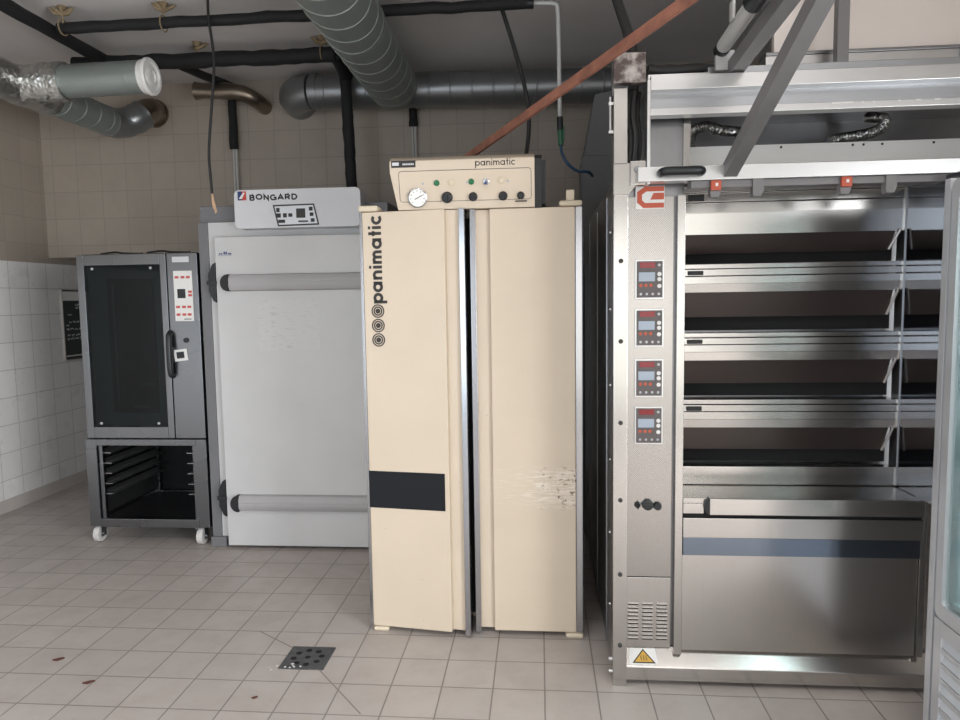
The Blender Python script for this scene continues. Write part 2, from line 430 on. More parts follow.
for y0, y1, z0, z1 in ((FY, -2.1, 0, CZ), (.5, 6.3, 0, CZ), (-2.1, .5, 2.3, CZ)): wr_.box(RX, RX + .15, y0, y1, z0, z1)
struct(wr_.build('wall_right', M['plaster'], smooth=False))
w = MB()
for a in (-2.1, -.83, .44): w.box(RX + .04, RX + .10, a, a + .06, 0, 2.3)
w.box(RX + .04, RX + .10, -2.1, .5, 2.24, 2.3); struct(w.build('window_3', M['alu'], smooth=False))
wf = MB()
for x0, x1, z0, z1 in ((LX, -3.55, 0, CZ), (-1.15, -.15, 0, CZ), (2.05, RX, 0, CZ), (-3.55, -1.15, 2.35, CZ), (-.15, 2.05, 2.35, CZ), (-3.55, -1.15, 0, .15)):
    wf.box(x0, x1, FY - .15, FY, z0, z1)
struct(wf.build('wall_front', M['plaster'], smooth=False))
for i, (x0, x1, z0) in enumerate(((-3.55, -1.15, .15), (-.15, 2.05, 0))):
    w = MB(); xm = (x0 + x1) / 2
    for a in (x0, xm - .03, x1 - .06): w.box(a, a + .06, FY - .11, FY - .04, z0, 2.35)
    w.box(x0, x1, FY - .11, FY - .04, 2.29, 2.35)
    struct(w.build('window_%d' % (i + 1), M['alu'], smooth=False))
struct(bx(LX, LX + .012, FY, 6.3, 0, .095, bev=.003).build('baseboard_left', M['skirt']))

# ------------------------------------------------------------------ combi oven and its trolley
t = thing('combi_oven', 'dark grey combi oven with smoked glass door standing on a wheeled stand', 'oven', (-2.42, 4.45, .672))
b = MB(); b.box(-2.798, -2.036, 4.10, 4.80, .672, 1.805, .006)
b.build('body', M['combi'], t)
d = MB(); fx = (-2.798, -2.232)
d.box(fx[0], -2.752, 4.06, 4.098, .675, 1.80, .004); d.box(-2.272, fx[1], 4.06, 4.098, .675, 1.80, .004)
d.box(-2.752, -2.272, 4.06, 4.098, .675, .745, .004); d.box(-2.752, -2.272, 4.06, 4.098, 1.735, 1.80, .004)
d = d.build('door', M['combi'], t)
g = MB(M['dark_glass']); g.box(-2.752, -2.272, 4.062, 4.070, .745, 1.735); g.build('window', None, d)
cv = MB(M['cavity']); cv.box(-2.752, -2.272, 4.094, 4.0985, .745, 1.735); cv.build('seal', None, d)
bx(-2.632, -2.335, 4.090, 4.0945, .83, 1.655, bev=.002).build('inner_window', M['black_matte'], d)
iw = MB(); iw.box(-2.60, -2.585, 4.087, 4.0905, .9, 1.62); iw.box(-2.50, -2.40, 4.087, 4.0905, .86, .875); iw.box(-2.44, -2.36, 4.087, 4.0905, 1.0, 1.012); iw.build('tray_rack', M['cavity'], d)
for x, z in ((-2.70, 1.715), (-2.33, 1.715), (-2.70, .768), (-2.33, .768)):
    MB().lathe((x, 4.062, z), -Y, [(0, .009), (.004, .008), (.006, .003)], 14).build('bolt', M['alu'], d)
h = MB(); h.tube(spline([(-2.222, 4.058, 1.325), (-2.222, 4.034, 1.30), (-2.222, 4.028, 1.19), (-2.222, 4.034, 1.08), (-2.222, 4.058, 1.06)], 6), .017, 12)
h.box(-2.240, -2.206, 4.04, 4.062, 1.14, 1.24, .006); h.build('handle', M['black'], d)
c = bx(-2.226, -2.036, 4.06, 4.0985, .675, 1.80, bev=.004).build('control_column', M['combi'], t)
bx(-2.19, -2.086, 4.056, 4.0605, 1.745, 1.778, bev=.001).build('name_plate', M['alu_matte'], c)
kp = bx(-2.187, -2.070, 4.055, 4.0605, 1.392, 1.694, bev=.003).build('keypad', M['white'], c)
for zz, xs in ((1.655, (-2.165, -2.128, -2.095)), (1.478, (-2.165, -2.128, -2.095)), (1.432, (-2.165, -2.128, -2.095)), (1.568, (-2.086,)), (1.547, (-2.086,))):
    for x in xs: bx(x - .012, x + .012, 4.0525, 4.0555, zz - .007, zz + .007, bev=.002).build('key', M['key_red'], c)
bx(-2.165, -2.115, 4.0525, 4.0555, 1.53, 1.585, bev=.002).build('display', M['black'], c)
bx(-2.13, -2.085, 4.0535, 4.0555, 1.402, 1.407).build('print_line', M['ink'], c)
MB().lathe((-2.127, 4.06, 1.277), -Y, [(0, .015), (.012, .014), (.014, .010)], 18).build('knob', M['black'], c)
st = MB(M['white'], M['black']); st.box(-2.206, -2.124, 4.056, 4.0605, 1.152, 1.222); st.box(-2.19, -2.143, 4.0545, 4.0565, 1.168, 1.207, 0, 1)
st.xform(Matrix.Translation((-2.165, 4.06, 1.187)) @ Matrix.Rotation(math.radians(-6), 4, 'Y') @ Matrix.Translation((2.165, -4.06, -1.187)))
st.build('sticker', None, c)
for x, y, a in ((-2.60, 4.2, .3), (-2.28, 4.17, -.2)):
    s_ = MB(); s_.tube(spline([(x - .13, y, 1.813), (x - .05, y + .03, 1.825), (x + .03, y - .02, 1.814), (x + .12, y + .02, 1.812), (x + .16, y - .03, 1.811)], 6), .006, 8)
    tag(s_.build('loose_strap', M['rubber']), 'short black strap lying on the combi oven top, ' + ('left piece' if x < -2.5 else 'right piece near the white cabinet'), 'strap', 'straps on the combi oven')

t = thing('oven_stand', 'dark steel castor stand with tray runners under the combi oven', 'stand', (-2.42, 4.45, 0))
for x0, x1 in ((-2.815, -2.745), (-2.105, -2.036)):
    for y0, y1 in ((4.06, 4.13), (4.72, 4.79)):
        p = MB(); s0 = 1 if x0 < -2.5 else -1
        p.box(x0, x1, y0, y1 - .03, .115, .668, .004); p.build('leg', M['combi'], t)
r = MB(); r.box(-2.745, -2.105, 4.06, 4.12, .628, .668, .004); r.box(-2.745, -2.105, 4.72, 4.76, .628, .668, .004); r.box(-2.815, -2.745, 4.10, 4.74, .628, .668, .004); r.box(-2.105, -2.036, 4.10, 4.74, .628, .668, .004)
r.build('top_frame', M['combi'], t)
r = MB(); r.box(-2.745, -2.105, 4.06, 4.12, .112, .165, .004); r.box(-2.745, -2.105, 4.72, 4.76, .112, .165, .004); r.box(-2.80, -2.76, 4.10, 4.74, .112, .165, .004); r.box(-2.09, -2.05, 4.10, 4.74, .112, .165, .004)
r.build('bottom_frame', M['combi'], t)
for x in (-2.728, -2.122):
    for y in (4.075, 4.70):
        bx(x - .012, x + .012, y, y + .03, .16, .63, bev=.003).build('upright', M['combi'], t)
bx(-2.74, -2.11, 4.755, 4.765, .16, .63).build('back_panel', M['black_matte'], t)
for x in (-2.792, -2.062): bx(x, x + .004, 4.13, 4.72, .165, .63).build('side_panel', M['black_matte'], t)
bx(-2.76, -2.09, 4.12, 4.74, .145, .155).build('bottom_shelf', M['steel_dk'], t)
for z in (.575, .510, .445, .380, .315):
    for sx in (-1, 1):
        xa = -2.716 if sx < 0 else -2.134
        q = MB(); q.box(min(xa, xa - sx * .045), max(xa, xa - sx * .045), 4.09, 4.71, z, z + .003); q.box(min(xa, xa + sx * .003), max(xa, xa + sx * .003), 4.09, 4.71, z, z + .03)
        q.build('tray_runner', M['alu'], t)
for x, y in ((-2.795, 4.12), (-2.108, 4.10), (-2.79, 4.72), (-2.075, 4.72)):
    fk = MB(); fk.box(x - .03, x + .03, y - .03, y + .03, .105, .112); fk.cyl((x, y, .095), (x, y, .107), .02)
    for s0 in (-1, 1): fk.box(x + s0 * .024 - .0025, x + s0 * .024 + .0025, y - .022, y + .03, .035, .098)
    fk = fk.build('castor', M['steel_gr'], t)
    w = MB(M['castor'], M['steel_gr']); w.lathe((x - .019, y, .052), X, [(0, .030), (0, .047), (.005, .0515), (.033, .0515), (.038, .047), (.038, .030)], 24)
    w.lathe((x - .032, y, .052), X, [(0, .010), (.064, .010)], 12, 1)
    w.build('wheel', None, fk)

# ------------------------------------------------------------------ white retarder cabinet
t = thing('proofer_cabinet', 'tall white single-door cold cabinet with two grey bumper rails, left of the cream cabinet', 'cabinet', (-1.45, 4.5, 0))
b = MB(M['grey_paint'], M['enamel'])
b.box(-2.025, -.88, 4.10, 4.95, .06, 2.075, .006); b.box(-2.025, -1.965, 4.07, 4.10, .06, 1.975, .003); b.box(-1.965, -.88, 4.075, 4.10, .06, 1.975, .002, 1)
b.build('body', None, t)
MB().box(-2.03, -1.93, 4.05, 4.14, 0, .062, .006).build('foot', M['grey_paint'], t)
for x, y in ((-.95, 4.1), (-.95, 4.9), (-1.98, 4.9)): MB().cyl((x, y, 0), (x, y, .06), .025).build('foot', M['rubber'], t)
d = MB(); d.box(-1.905, -.90, 4.02, 4.072, .02, 1.885, .007); d = d.build('door', M['enamel'], t)
for z0, z1 in ((1.565, 1.665), (.240, .342)):
    rl = MB(); zc = (z0 + z1) / 2; hh = (z1 - z0) / 2
    prof = [(4.021, z0), (3.995, z0 + .006), (3.982, z0 + .028), (3.982, zc - .005), (3.985, zc), (3.982, zc + .005), (3.982, z1 - .028), (3.995, z1 - .006), (4.021, z1)]
    rl.prism([(-1.814, y, z) for y, z in prof], (.93, 0, 0)); rl.build('bumper_rail', M['grey_bump'], d)
    ec = MB(); pts = [(-1.842, z1)] + [(-1.842 + a, zc + q) for a, q in arc(0, 0, .048, 90, 270, 10, hh)] + [(-1.842, z0)]
    ec.prism([(a + .026, 3.980, z) for a, z in pts[1:-1]], (0, .041, 0)); ec.build('end_cap', M['rubber'], d)
for z0, z1 in ((1.50, 1.735), (.20, .43)):
    hg = MB(); zc = (z0 + z1) / 2
    hg.prism([(-1.907, 4.02, z0), (-1.907, 4.02, z1), (-1.925, 4.02, z1 - .01), (-1.952, 4.02, zc + .05), (-1.952, 4.02, zc - .05), (-1.925, 4.02, z0 + .01)], (0, .055, 0))
    hg.box(-1.96, -1.90, 4.01, 4.03, zc - .012, zc + .012, .003)
    hg.build('hinge', M['black'], t)
lb = MB(M['enamel'], M['navy'], M['ghost'])
lb.box(-1.886, -1.80, 4.0185, 4.0205, 1.765, 1.81)
for i, x in enumerate((-1.878, -1.866, -1.850, -1.838, -1.822, -1.812)): lb.box(x, x + .009, 4.0175, 4.019, 1.782, 1.790 + (.008 if i in (2, 3) else 0), 0, 1)
lb.box(-1.884, -1.802, 4.0175, 4.019, 1.777, 1.779, 0, 1)
for z in (1.770, 1.765): lb.box(-1.88, -1.81, 4.0177, 4.019, z, z + .002, 0, 2)
lb.build('maker_label', None, d)
bx(-1.655, -1.29, 4.0194, 4.0202, 1.21, 1.51).build('faded_print', M['ghost_print'], d, smooth=False)
# control box with rounded left corners
cb = MB(); cb.prism([(a, 3.965, z) for a, z in rrect(-1.748, 1.924, -1.008, 2.142, .03)], (0, .16, 0)); cb = cb.build('control_box', M['box_white'], t)
lg = MB(M['navy'], M['red'], M['white'])
yl = 3.9635
lg.box(-1.725, -1.675, yl, 3.9655, 2.084, 2.135, 0, 1)
lg.prism([(-1.725, yl - .001, 2.135), (-1.725, yl - .001, 2.084), (-1.700, yl - .001, 2.084), (-1.7, yl - .001, 2.135)], (0, .001, 0), 0)
lg.prism([(-1.718, yl - .002, 2.092), (-1.700, yl - .002, 2.092), (-1.682, yl - .002, 2.126), (-1.69, yl - .002, 2.128), (-1.708, yl - .002, 2.108)], (0, .001, 0), 2)
lg.build('emblem', None, cb)
tx = MB(); x = -1.655
for ch, dz in zip('BONGARD', (0, .004, 0, -.001, 0, 0, 0)):
    gl, adv = CAPS[ch]
    for pa, cl in gl: tx.stroke([(a * .0335, q * .027 + dz) for a, q in pa], .0085, (x, 3.965, 2.084), X, Z, .0015, cl)
    x += adv * .0335 + .0045
tx.build('lettering', M['ink'], cb)
kp = MB(M['ink'], M['alu_matte'])
pl = [(-1.515, 2.049), (-1.280, 2.052), (-1.255, 1.940), (-1.490, 1.936)]
kp.prism([(a, 3.9635, z) for a, z in pl], (0, .002, 0), 1)
kp.stroke([(a + 1.4, z - 1.99) for a, z in pl], .008, (-1.4, 3.9635, 1.99), X, Z, .001, True)
kp = kp.build('keypad', None, cb)
bx(-1.383, -1.330, 3.961, 3.964, 1.977, 2.030, bev=.012).build('display', M['ink'], cb)
for x, z, w, hh in ((-1.49, 2.024, .010, .012), (-1.487, 1.993, .013, .012), (-1.450, 1.993, .011, .012), (-1.418, 1.994, .012, .010), (-1.470, 1.960, .020, .009), (-1.297, 2.027, .011, .011), (-1.293, 1.996, .011, .010), (-1.288, 1.963, .011, .010)):
    bx(x - w, x + w, 3.9615, 3.964, z - hh, z + hh, bev=.004).build('key', M['ink'], cb)
bx(-1.432, -1.400, 3.9615, 3.964, 1.950, 1.969, bev=.003).build('key', M['alu'], cb); bx(-1.372, -1.315, 3.962, 3.964, 1.953, 1.962).build('print_line', M['ink'], cb)

# ------------------------------------------------------------------ cream two-door proofing cabinet
t = thing('proofing_cabinet', 'cream two-door proofing cabinet with black vertical lettering down its left door', 'cabinet', (-.3, 3.0, 0))
b = MB(M['cream'], M['black_matte']); b.box(-.77, .18, 3.085, 3.88, .05, 1.880, .005); b.box(-.75, .16, 3.078, 3.087, .07, 1.85, 0, 1)
b.build('body', None, t)
for x in (-.70, .10):
    for y in (3.14, 3.8): MB().cyl((x, y, 0), (x, y, .052), .028).build('foot', M['rubber'], t)
def cream_door(sign, rot, hinge, panel_mat, name):
    # local frame: hinge at x=0, door runs along +x*sign, front at y=0
    m_ = Matrix.Translation((hinge[0], hinge[1], 0)) @ Matrix.Rotation(rot, 4, 'Z')
    bxs = lambda a, b2, *r, **k: MB().box(min(a * sign, b2 * sign), max(a * sign, b2 * sign), *r, **k)
    p = MB(); z0, z1 = .024, 1.880
    a0, a1 = (.0, .372) if sign > 0 else (.03, .392)
    W_ = .456 if sign > 0 else .476
    p.box(min(a0 * sign, a1 * sign), max(a0 * sign, a1 * sign), 0, .055, z0, z1, .006)
    p.box(min((a1 - .01) * sign, (W_ - .022) * sign), max((a1 - .01) * sign, (W_ - .022) * sign), .022, .055, z0 + .004, z1 - .002, .003)
    p.xform(m_); dr = p.build(name, panel_mat, t)
    e = bxs(W_ - .024, W_, .004, .058, z0 - .012, z1, bev=.002); e.xform(m_); e.build('closing_strip', M['chrome'], dr)
    g_ = bxs(W_ - .016, W_ - .004, .055, .072, z0, z1); g_.xform(m_); g_.build('gasket', M['rubber'], dr)
    if sign > 0: e = bxs(-.012, .001, -.002, .058, z0, z1, bev=.002)
    else: e = bxs(.0, .030, -.002, .058, z0, z1, bev=.004)
    e.xform(m_); e.build('edge_strip', M['chrome'], dr)
    return dr, m_
dl, ml = cream_door(1, math.radians(-8), (-.765, 3.022), M['cream'], 'door')
dr, mr = cream_door(-1, 0, (.183, 3.0), M['cream_worn'], 'door')
bl = bx(.0, .352, -.002, .001, .575, .742); bl.xform(ml); bl.build('kick_plate', M['blackfilm'], dl, label='black foil rectangle on the left door')
tx = MB(); panimatic(tx, (.088, -.0005, 1.487), Z, -X, .0405, .0128, .14); tx.xform(ml); tx.build('lettering', M['ink'], dl)
rg = MB()
for z in (1.453, 1.390, 1.327):
    for r_, w in ((.027, .005), (.0175, .0055), (.006, .010)): rg.stroke(ring(.064, z, r_, 28), w, (0, -.0005, 0), X, Z, .0014, True)
rg.xform(ml); rg.build('emblem', M['ink'], dl)
for x0, x1, z0, z1, y0 in ((-.778, -.690, 1.881, 1.908, 3.01), (.085, .183, 1.881, 1.905, 2.985), (-.762, -.690, .0, .023, 3.012), (.105, .183, .0, .023, 2.99)):
    q = MB(); q.box(x0, x1, y0, y0 + .10, z0, z1, .010)
    if z0 > 1 and x0 > 0: q.box(.115, .15, y0 + .02, y0 + .06, z1 - .004, z1 + .045, .004)
    q.build('hinge_cap', M['ivory'], t)

# control box lying on the cream cabinet
t = thing('control_box', 'cream slope-fronted control box with knobs and gauge lying on the cream cabinet', 'control box', (-.31, 3.15, 1.881))
zb = 1.8815
b = MB(); 
prof = [(2.985, 2.098), (2.955, 2.078), (2.955, 2.032), (2.985, zb + .02), (2.99, zb), (3.33, zb), (3.33, 2.098)]
b.prism([(-.016, y, z) for y, z in prof], (-.606, 0, 0))
for v in b.bm.verts:
    if v.co.x < -.3: v.co.x += max(0, (2.035 - v.co.z)) * .17
b = b.build('casing', M['cream'], t)
sd = MB(); sd.prism([(.014, y + .008, z - .004) for y, z in prof], (-.030, 0, 0)); sd.prism([(.03, y + .02, z - .008) for y, z in prof[1:4]] + [(.03, 3.30, zb + .01), (.03, 3.30, 2.08)], (-.018, 0, 0)); sd.build('side_cover', M['rubber'], t)
# sloped face frame: from (2.955,2.032) to (2.985,zb+.02)
sv = Vector((0, 2.955 - 2.985, 2.032 - (zb + .02))); SH = sv.length; sv.normalize(); so = Vector((0, 2.985, zb + .02)); sn = X.cross(sv)
def face(x, z): # point of the sloped face at height z
    k_ = (z - so.z) / sv.z; return Vector((x, so.y + sv.y * k_, z))
fr = MB(); fr.stroke(rrect(-.585, .012, -.03, .138, .012), .002, so, X, sv, .0006, True); fr.build('face_line', M['ink'], b)
pl = MB(M['ink'], M['alu_matte']); pl.box(-.614, -.512, 2.952, 2.956, 2.052, 2.080); pl.box(-.610, -.582, 2.951, 2.953, 2.060, 2.073, 0, 1)
for i in range(7): pl.box(-.566 + i * .007, -.561 + i * .007, 2.951, 2.953, 2.061, 2.068, 0, 1)
pl.build('name_plate', None, b)
tx = MB(); panimatic(tx, (-.262, 2.955, 2.050), X, Z, .0195, .0035, .05); tx.build('lettering', M['ink'], b)
def lamp(x, z, r_, m_, nm, dep=.008):
    p = face(x, z); q = MB(m_, M['ivory']); q.lathe(p, sn, [(-.004, r_ + .003), (.003, r_ + .003), (.003, r_), ], 20, 1); q.lathe(p, sn, [(0, r_), (dep * .7, r_), (dep, r_ * .6)], 20, 0); q.build(nm, None, b)
lamp(-.425, 1.987, .0125, M['green'], 'pilot_lamp'); lamp(-.279, 1.988, .0125, M['green'], 'pilot_lamp')
lamp(-.363, 1.988, .0125, M['ivory'], 'pilot_lamp'); lamp(-.155, 1.989, .0125, M['ivory'], 'pilot_lamp')
for x in (-.484, -.298, -.128):
    p = face(x, 1.986); MB().lathe(p, sn, [(-.002, .005), (.002, .005)], 12).build('screw', M['steel_gr'], b)
p = face(-.218, 1.986); q = MB(M['chrome'], M['navy']); q.lathe(p, sn, [(-.003, .014), (.004, .014), (.006, .010)], 20); q.lathe(p - Z * .004, sn, [(.004, .006), (.022, .005)], 12, 1); q.build('toggle_switch', None, b)
p = face(-.509, 1.930); q = MB(M['chrome'], M['paperwhite'], M['ink']); q.lathe(p, sn, [(-.004, .041), (.012, .041), (.014, .037), (.010, .036)], 32); q.lathe(p, sn, [(.008, .036), (.011, .036)], 32, 1)
for i in range(9):
    a = math.radians(-40 + i * 32.5); d_ = X * math.cos(a) + sv * math.sin(a); q.stroke([(math.cos(a) * .025, math.sin(a) * .025), (math.cos(a) * .031, math.sin(a) * .031)], .002, p + sn * .011, X, sv, .0008, mi=2)
q.stroke([(-.012, -.006), (.022, .010)], .003, p + sn * .0115, X, sv, .001, mi=2); q.build('gauge', None, b)
for x, r_ in ((-.384, .021), (-.274, .016), (-.148, .016), (-.074, .013)):
    p = face(x, 1.928); q = MB(M['black'], M['chrome']); q.lathe(p, sn, [(-.002, r_ + .003), (.003, r_ + .003), (.004, r_), (.020, r_ * .86), (.022, r_ * .7)], 22)
    q.prism([p + sn * .021 + X * a * r_ * .2 + sv * c_ * r_ * .85 for a, c_ in ((-1, -1), (1, -1), (1, 1), (-1, 1))], sn * .008)
    q.build('knob', None, b)
q = bx(-.098, -.048, 2.970, 2.974, 1.901, 1.906); q.build('mark', M['ink'], b)

# ------------------------------------------------------------------ steel deck oven
t = thing('deck_oven', 'large stainless steel four-deck baker\'s oven with control column on its left', 'oven', (.9, 3.2, 0))
b = MB(); b.box(.285, 1.44, 2.95, 4.35, .02, 1.94, .004); b.box(.285, .54, 2.70, 2.95, .13, 1.94); b.build('body', M['steel_dk'], t)
sp = MB(); sp.box(.279, .287, 2.69, 4.35, .03, 1.90, .002)
for y in (2.92, 3.4, 3.9): sp.box(.274, .280, y, y + .05, .03, 1.90, .002)
sp.build('side_panel', M['steel_dk'], t)
sc = MB()
for z in (.25, .55, .85, 1.15, 1.45, 1.75): sc.lathe((.279, 2.80, z), -X, [(0, .006), (.004, .005)], 10)
sc.build('side_screws', M['alu'], t)
po = MB(); po.box(.272, .325, 2.62, 2.69, 0, 1.868, .003); po = po.build('front_post', M['steel_z'], t)
for z in (1.63, 1.335, 1.03, .735, .446, .165): MB(M['ink']).lathe((.299, 2.62, z), -Y, [(0, .0085), (.003, .0085), (.005, .005)], 14).build('screw', None, po)
for z in (.04, .09): MB(M['alu']).lathe((.272, 2.66, z), -X, [(0, .009), (.012, .008)], 12).build('bolt', None, po)
cp = MB(M['perf'], M['steel_lo']); cp.box(.327, .500, 2.68, 2.72, .415, 1.868, .002); cp = cp.build('control_panel', None, t)
lp = bx(.327, .500, 2.682, 2.72, .128, .411, bev=.002).build('service_panel', M['steel_lo'], t)
vg = MB(M['black_matte'], M['steel_lo'])
for i in range(3):
    for j in range(10): vg.box(.336 + i * .055, .376 + i * .055, 2.680, 2.6825, .160 + j * .0155, .1655 + j * .0155); vg.box(.336 + i * .055, .376 + i * .055, 2.676, 2.682, .1655 + j * .0155, .169 + j * .0155, .001, 1)
vg.build('vent_grille', None, lp)
p2 = bx(.508, .537, 2.655, 2.92, .115, 1.868, bev=.002).build('inner_post', M['steel_z'], t)
# four electronic controllers
for (z0, z1) in ((1.489, 1.636), (1.310, 1.453), (1.119, 1.264), (.938, 1.083)):
    c = bx(.358, .463, 2.672, 2.681, z0, z1, bev=.002).build('controller', M['alu'], cp)
    hh = z1 - z0; zz = lambda k_: z0 + hh * k_
    q = MB(M['panel_grey'], M['redglass'], M['lcd'], M['orange_red'], M['white'], M['steel_gr'])
    # face foil, displays and keys
    q.box(.363, .458, 2.6695, 2.673, zz(.04), zz(.96), .001)
    q.box(.374, .430, 2.668, 2.670, zz(.79), zz(.93), 0, 1); q.box(.370, .430, 2.668, 2.670, zz(.45), zz(.68), .001, 2)
    for i in range(3): q.lathe((.378 + i * .0185, 2.670, zz(.35)), -Y, [(0, .0065), (.0025, .006)], 12, 3)
    for k_ in (.63, .50, .33): q.lathe((.446, 2.670, zz(k_)), -Y, [(0, .008), (.0025, .0075)], 12, 4)
    for i in range(4): q.lathe((.378 + i * .022, 2.670, zz(.13)), -Y, [(0, .005), (.002, .0045)], 10, 5)
    q.lathe((.445, 2.670, zz(.86)), -Y, [(0, .006), (.002, .005)], 10, 5)
    o = q.build('controller_face', None, cp)
lg = MB(M['white'], M['orange_red']); yl = 2.678
lg.box(.358, .464, yl, 2.681, 1.822, 1.906, .001)
lg.stroke([(.462, 1.895), (.395, 1.895), (.373, 1.880), (.373, 1.850), (.390, 1.835), (.462, 1.835)], .018, (0, yl, 0), X, Z, .001, mi=1)
lg.prism([(.412, yl - .001, 1.856), (.462, yl - .001, 1.856), (.462, yl - .001, 1.880), (.424, yl - .001, 1.880)], (0, .001, 0), 1)
lg.build('emblem', None, cp)
q = MB()
q.lathe((.409, 2.68, .702), -Y, [(0, .022), (.014, .020), (.018, .014)], 20); q.box(.370, .374, 2.668, 2.681, .685, .715); q.lathe((.371, 2.68, .700), -Y, [(0, .013), (.012, .010)], 14)
q.lathe((.446, 2.68, .697), -Y, [(0, .017), (.016, .014)], 16); q.box(.386, .43, 2.660, 2.666, .696, .706, .002); q.build('switch', M['black'], cp)
# decks: facade strips and tilted flap doors
xa, xb = .540, 1.398
def facade(z0, z1, first=False):
    f_ = MB(); 
    zs = z0 + (z1 - z0) * .40; zt = z0 + (z1 - z0) * .75
    f_.box(xa, xb, 2.850, 2.95, z0, zs - .002, .002); f_.box(xa, xb, 2.846, 2.95, zs + .001, zt - .001, .002); f_.box(xa, xb, 2.850, 2.95, zt + .002, z1, .002)
    f_ = f_.build('deck_facade', M['steel'], t)
    bx(xa + .045, xa + .105, 2.838, 2.848, zs + .004, zt - .006, bev=.003).build('deck_handle', M['black'], f_)
    return f_
tops = [(1.820, 1.925), (1.545, 1.622), (1.274, 1.350), (1.003, 1.083)]
bots = [1.627, 1.357, 1.088, .815]
for (z0, z1), zb_, lh in zip(tops, bots, (.082, .033, .033, .033)):
    facade(z0, z1)
    lip = MB(); lip.prism([(xa, 2.848, z0), (xa, 2.853, z0 - lh), (xa, 2.90, z0 - lh), (xa, 2.90, z0)], (xb - xa, 0, 0)); lip.build('door_lip', M['steel'], t)
    fl = MB(M['deck_flap'], M['black_matte']); za = z0 - lh - .001; zm = zb_ + (za - zb_) * .36
    fl.prism([(xa + .004, 2.862, za), (xa + .004, 2.908, zm), (xa + .004, 2.916, zm), (xa + .004, 2.872, za)], (xb - xa - .03, 0, 0))
    fl = fl.build('deck_door', None, t)
    mo = bx(xa + .002, xb - .002, 2.935, 2.945, zb_, za).build('oven_mouth', M['black_matte'], t)
    hr = MB(); hr.tube([(xb - .014, 2.846, za + .005), (xb - .040, 2.880, za - (za - zb_) * .62)], .005, 10); hr.build('hinge_rod', M['alu'], fl)
    MB().lathe((xa + .022, 2.868, za - .06), -Y, [(0, .022), (.006, .020)], 18).build('door_pivot', M['black'], fl)
sf = MB(); sf.box(xa, xb, 2.848, 2.90, .737, .812, .003); sf.build('deck_facade', M['steel'], t)
sh = MB(); sh.box(.538, 1.41, 2.655, 2.90, .715, .735, .002); sh.build('shelf', M['steel'], t)
q = MB(); q.box(.538, .615, 2.652, 2.70, .676, .715, .002); q.box(.634, 1.408, 2.640, 2.70, .674, .737, .003); q.build('shelf_front', M['steel'], t)
q = MB(); q.prism([(.634, 2.64, .738), (.620, 2.64, .730), (.613, 2.64, .705), (.620, 2.64, .682), (.634, 2.64, .674)], (0, .03, 0)); q.build('shelf_stop', M['black'], t)
bx(.538, 1.410, 2.662, 2.90, .660, .675).build('shadow_gap', M['black_matte'], t)
bx(.538, 1.412, 2.650, 2.90, .582, .660, bev=.003).build('lower_rail', M['steel'], t)
bx(.540, 1.412, 2.656, 2.90, .512, .581, bev=.001).build('film_strip', M['bluefilm'], t)
bx(.538, 1.400, 2.664, 2.90, .130, .511, bev=.002).build('base_panel', M['steel_lo'], t)
bx(1.402, 1.425, 2.655, 2.90, .130, .735, bev=.002).build('end_post', M['steel_z'], t)
pn = MB(); pn.prism([(.325, y, z) for y, z in ((2.90, .128), (2.690, .128), (2.634, .076), (2.632, .070), (2.632, .022), (2.90, .022))], (1.135, 0, 0)); pn.build('plinth', M['steel_lo'], t)
for x in (.45, 1.35):
    for y in (2.9, 4.2): MB().cyl((x, y, 0), (x, y, .03), .03).build('foot', M['rubber'], t)
sk = MB(M['white'], M['yellow'], M['ink'])
o_, v_ = Vector((0, 2.634, .076)), Vector((0, .056, .052)).normalized(); n_ = X.cross(v_)
at_ = lambda a, c_, h_=0.0: o_ + X * a + v_ * c_ + n_ * h_
sk.prism([at_(.337, .006, .0005), at_(.447, .006, .0005), at_(.441, .068, .0005), at_(.341, .068, .0005)], n_ * .001)
sk.prism([at_(.354, .013, .0015), at_(.434, .013, .0015), at_(.394, .062, .0015)], n_ * .0006, 1)
sk.stroke([(.354, .013), (.434, .013), (.394, .062)], .0045, o_ + n_ * .0018, X, v_, .001, True, 2)
for x in (.384, .394, .404): sk.stroke([(x + .002 * math.sin(k_ * 1.6), .021 + k_ * .004) for k_ in range(6)], .0025, o_ + n_ * .0022, X, v_, .001, False, 2)
sk.build('warning_sticker', None, t)
# polished right cheek
bx(1.400, 1.412, 2.50, 2.90, .737, 1.90, bev=.001).build('side_cheek', M['steel_pol'], t)
bx(1.396, 1.402, 2.84, 2.90, .74, 1.90).build('cheek_edge', M['alu'], t)

# loader frame in front of the oven head
cb = MB(M['alu'], M['arm']); cb.box(.352, 1.85, 2.57, 2.63, 1.905, 1.956, .003); cb.box(.54, 1.85, 2.585, 2.66, 1.880, 1.905, .002, 1)
cb = cb.build('crossbar', None, t)
h = MB(); h.tube(spline([(.432, 2.572, 1.932), (.432, 2.545, 1.932), (.445, 2.528, 1.932), (.50, 2.524, 1.932), (.555, 2.528, 1.932), (.568, 2.545, 1.932), (.568, 2.572, 1.932)], 5), .015, 14); h.build('handle', M['black'], cb)
for x, red in ((.623, 1), (.769, 0), (1.065, 1), (1.216, 0)):
    q = MB(M['arm'], M['orange_red'], M['white']); q.prism([(x - .018, 2.575, 1.905), (x + .018, 2.575, 1.905), (x + .018, 2.575, 1.865), (x + .011, 2.575, 1.845), (x - .014, 2.575, 1.845), (x - .018, 2.575, 1.855)], (0, .035, 0))
    if red: q.box(x - .018, x + .018, 2.566, 2.58, 1.868, 1.903, .003, 1); q.box(x - .003, x + .006, 2.5645, 2.567, 1.882, 1.893, 0, 2)
    q.build('hook', None, cb, label='hook with a red clip' if red else None)
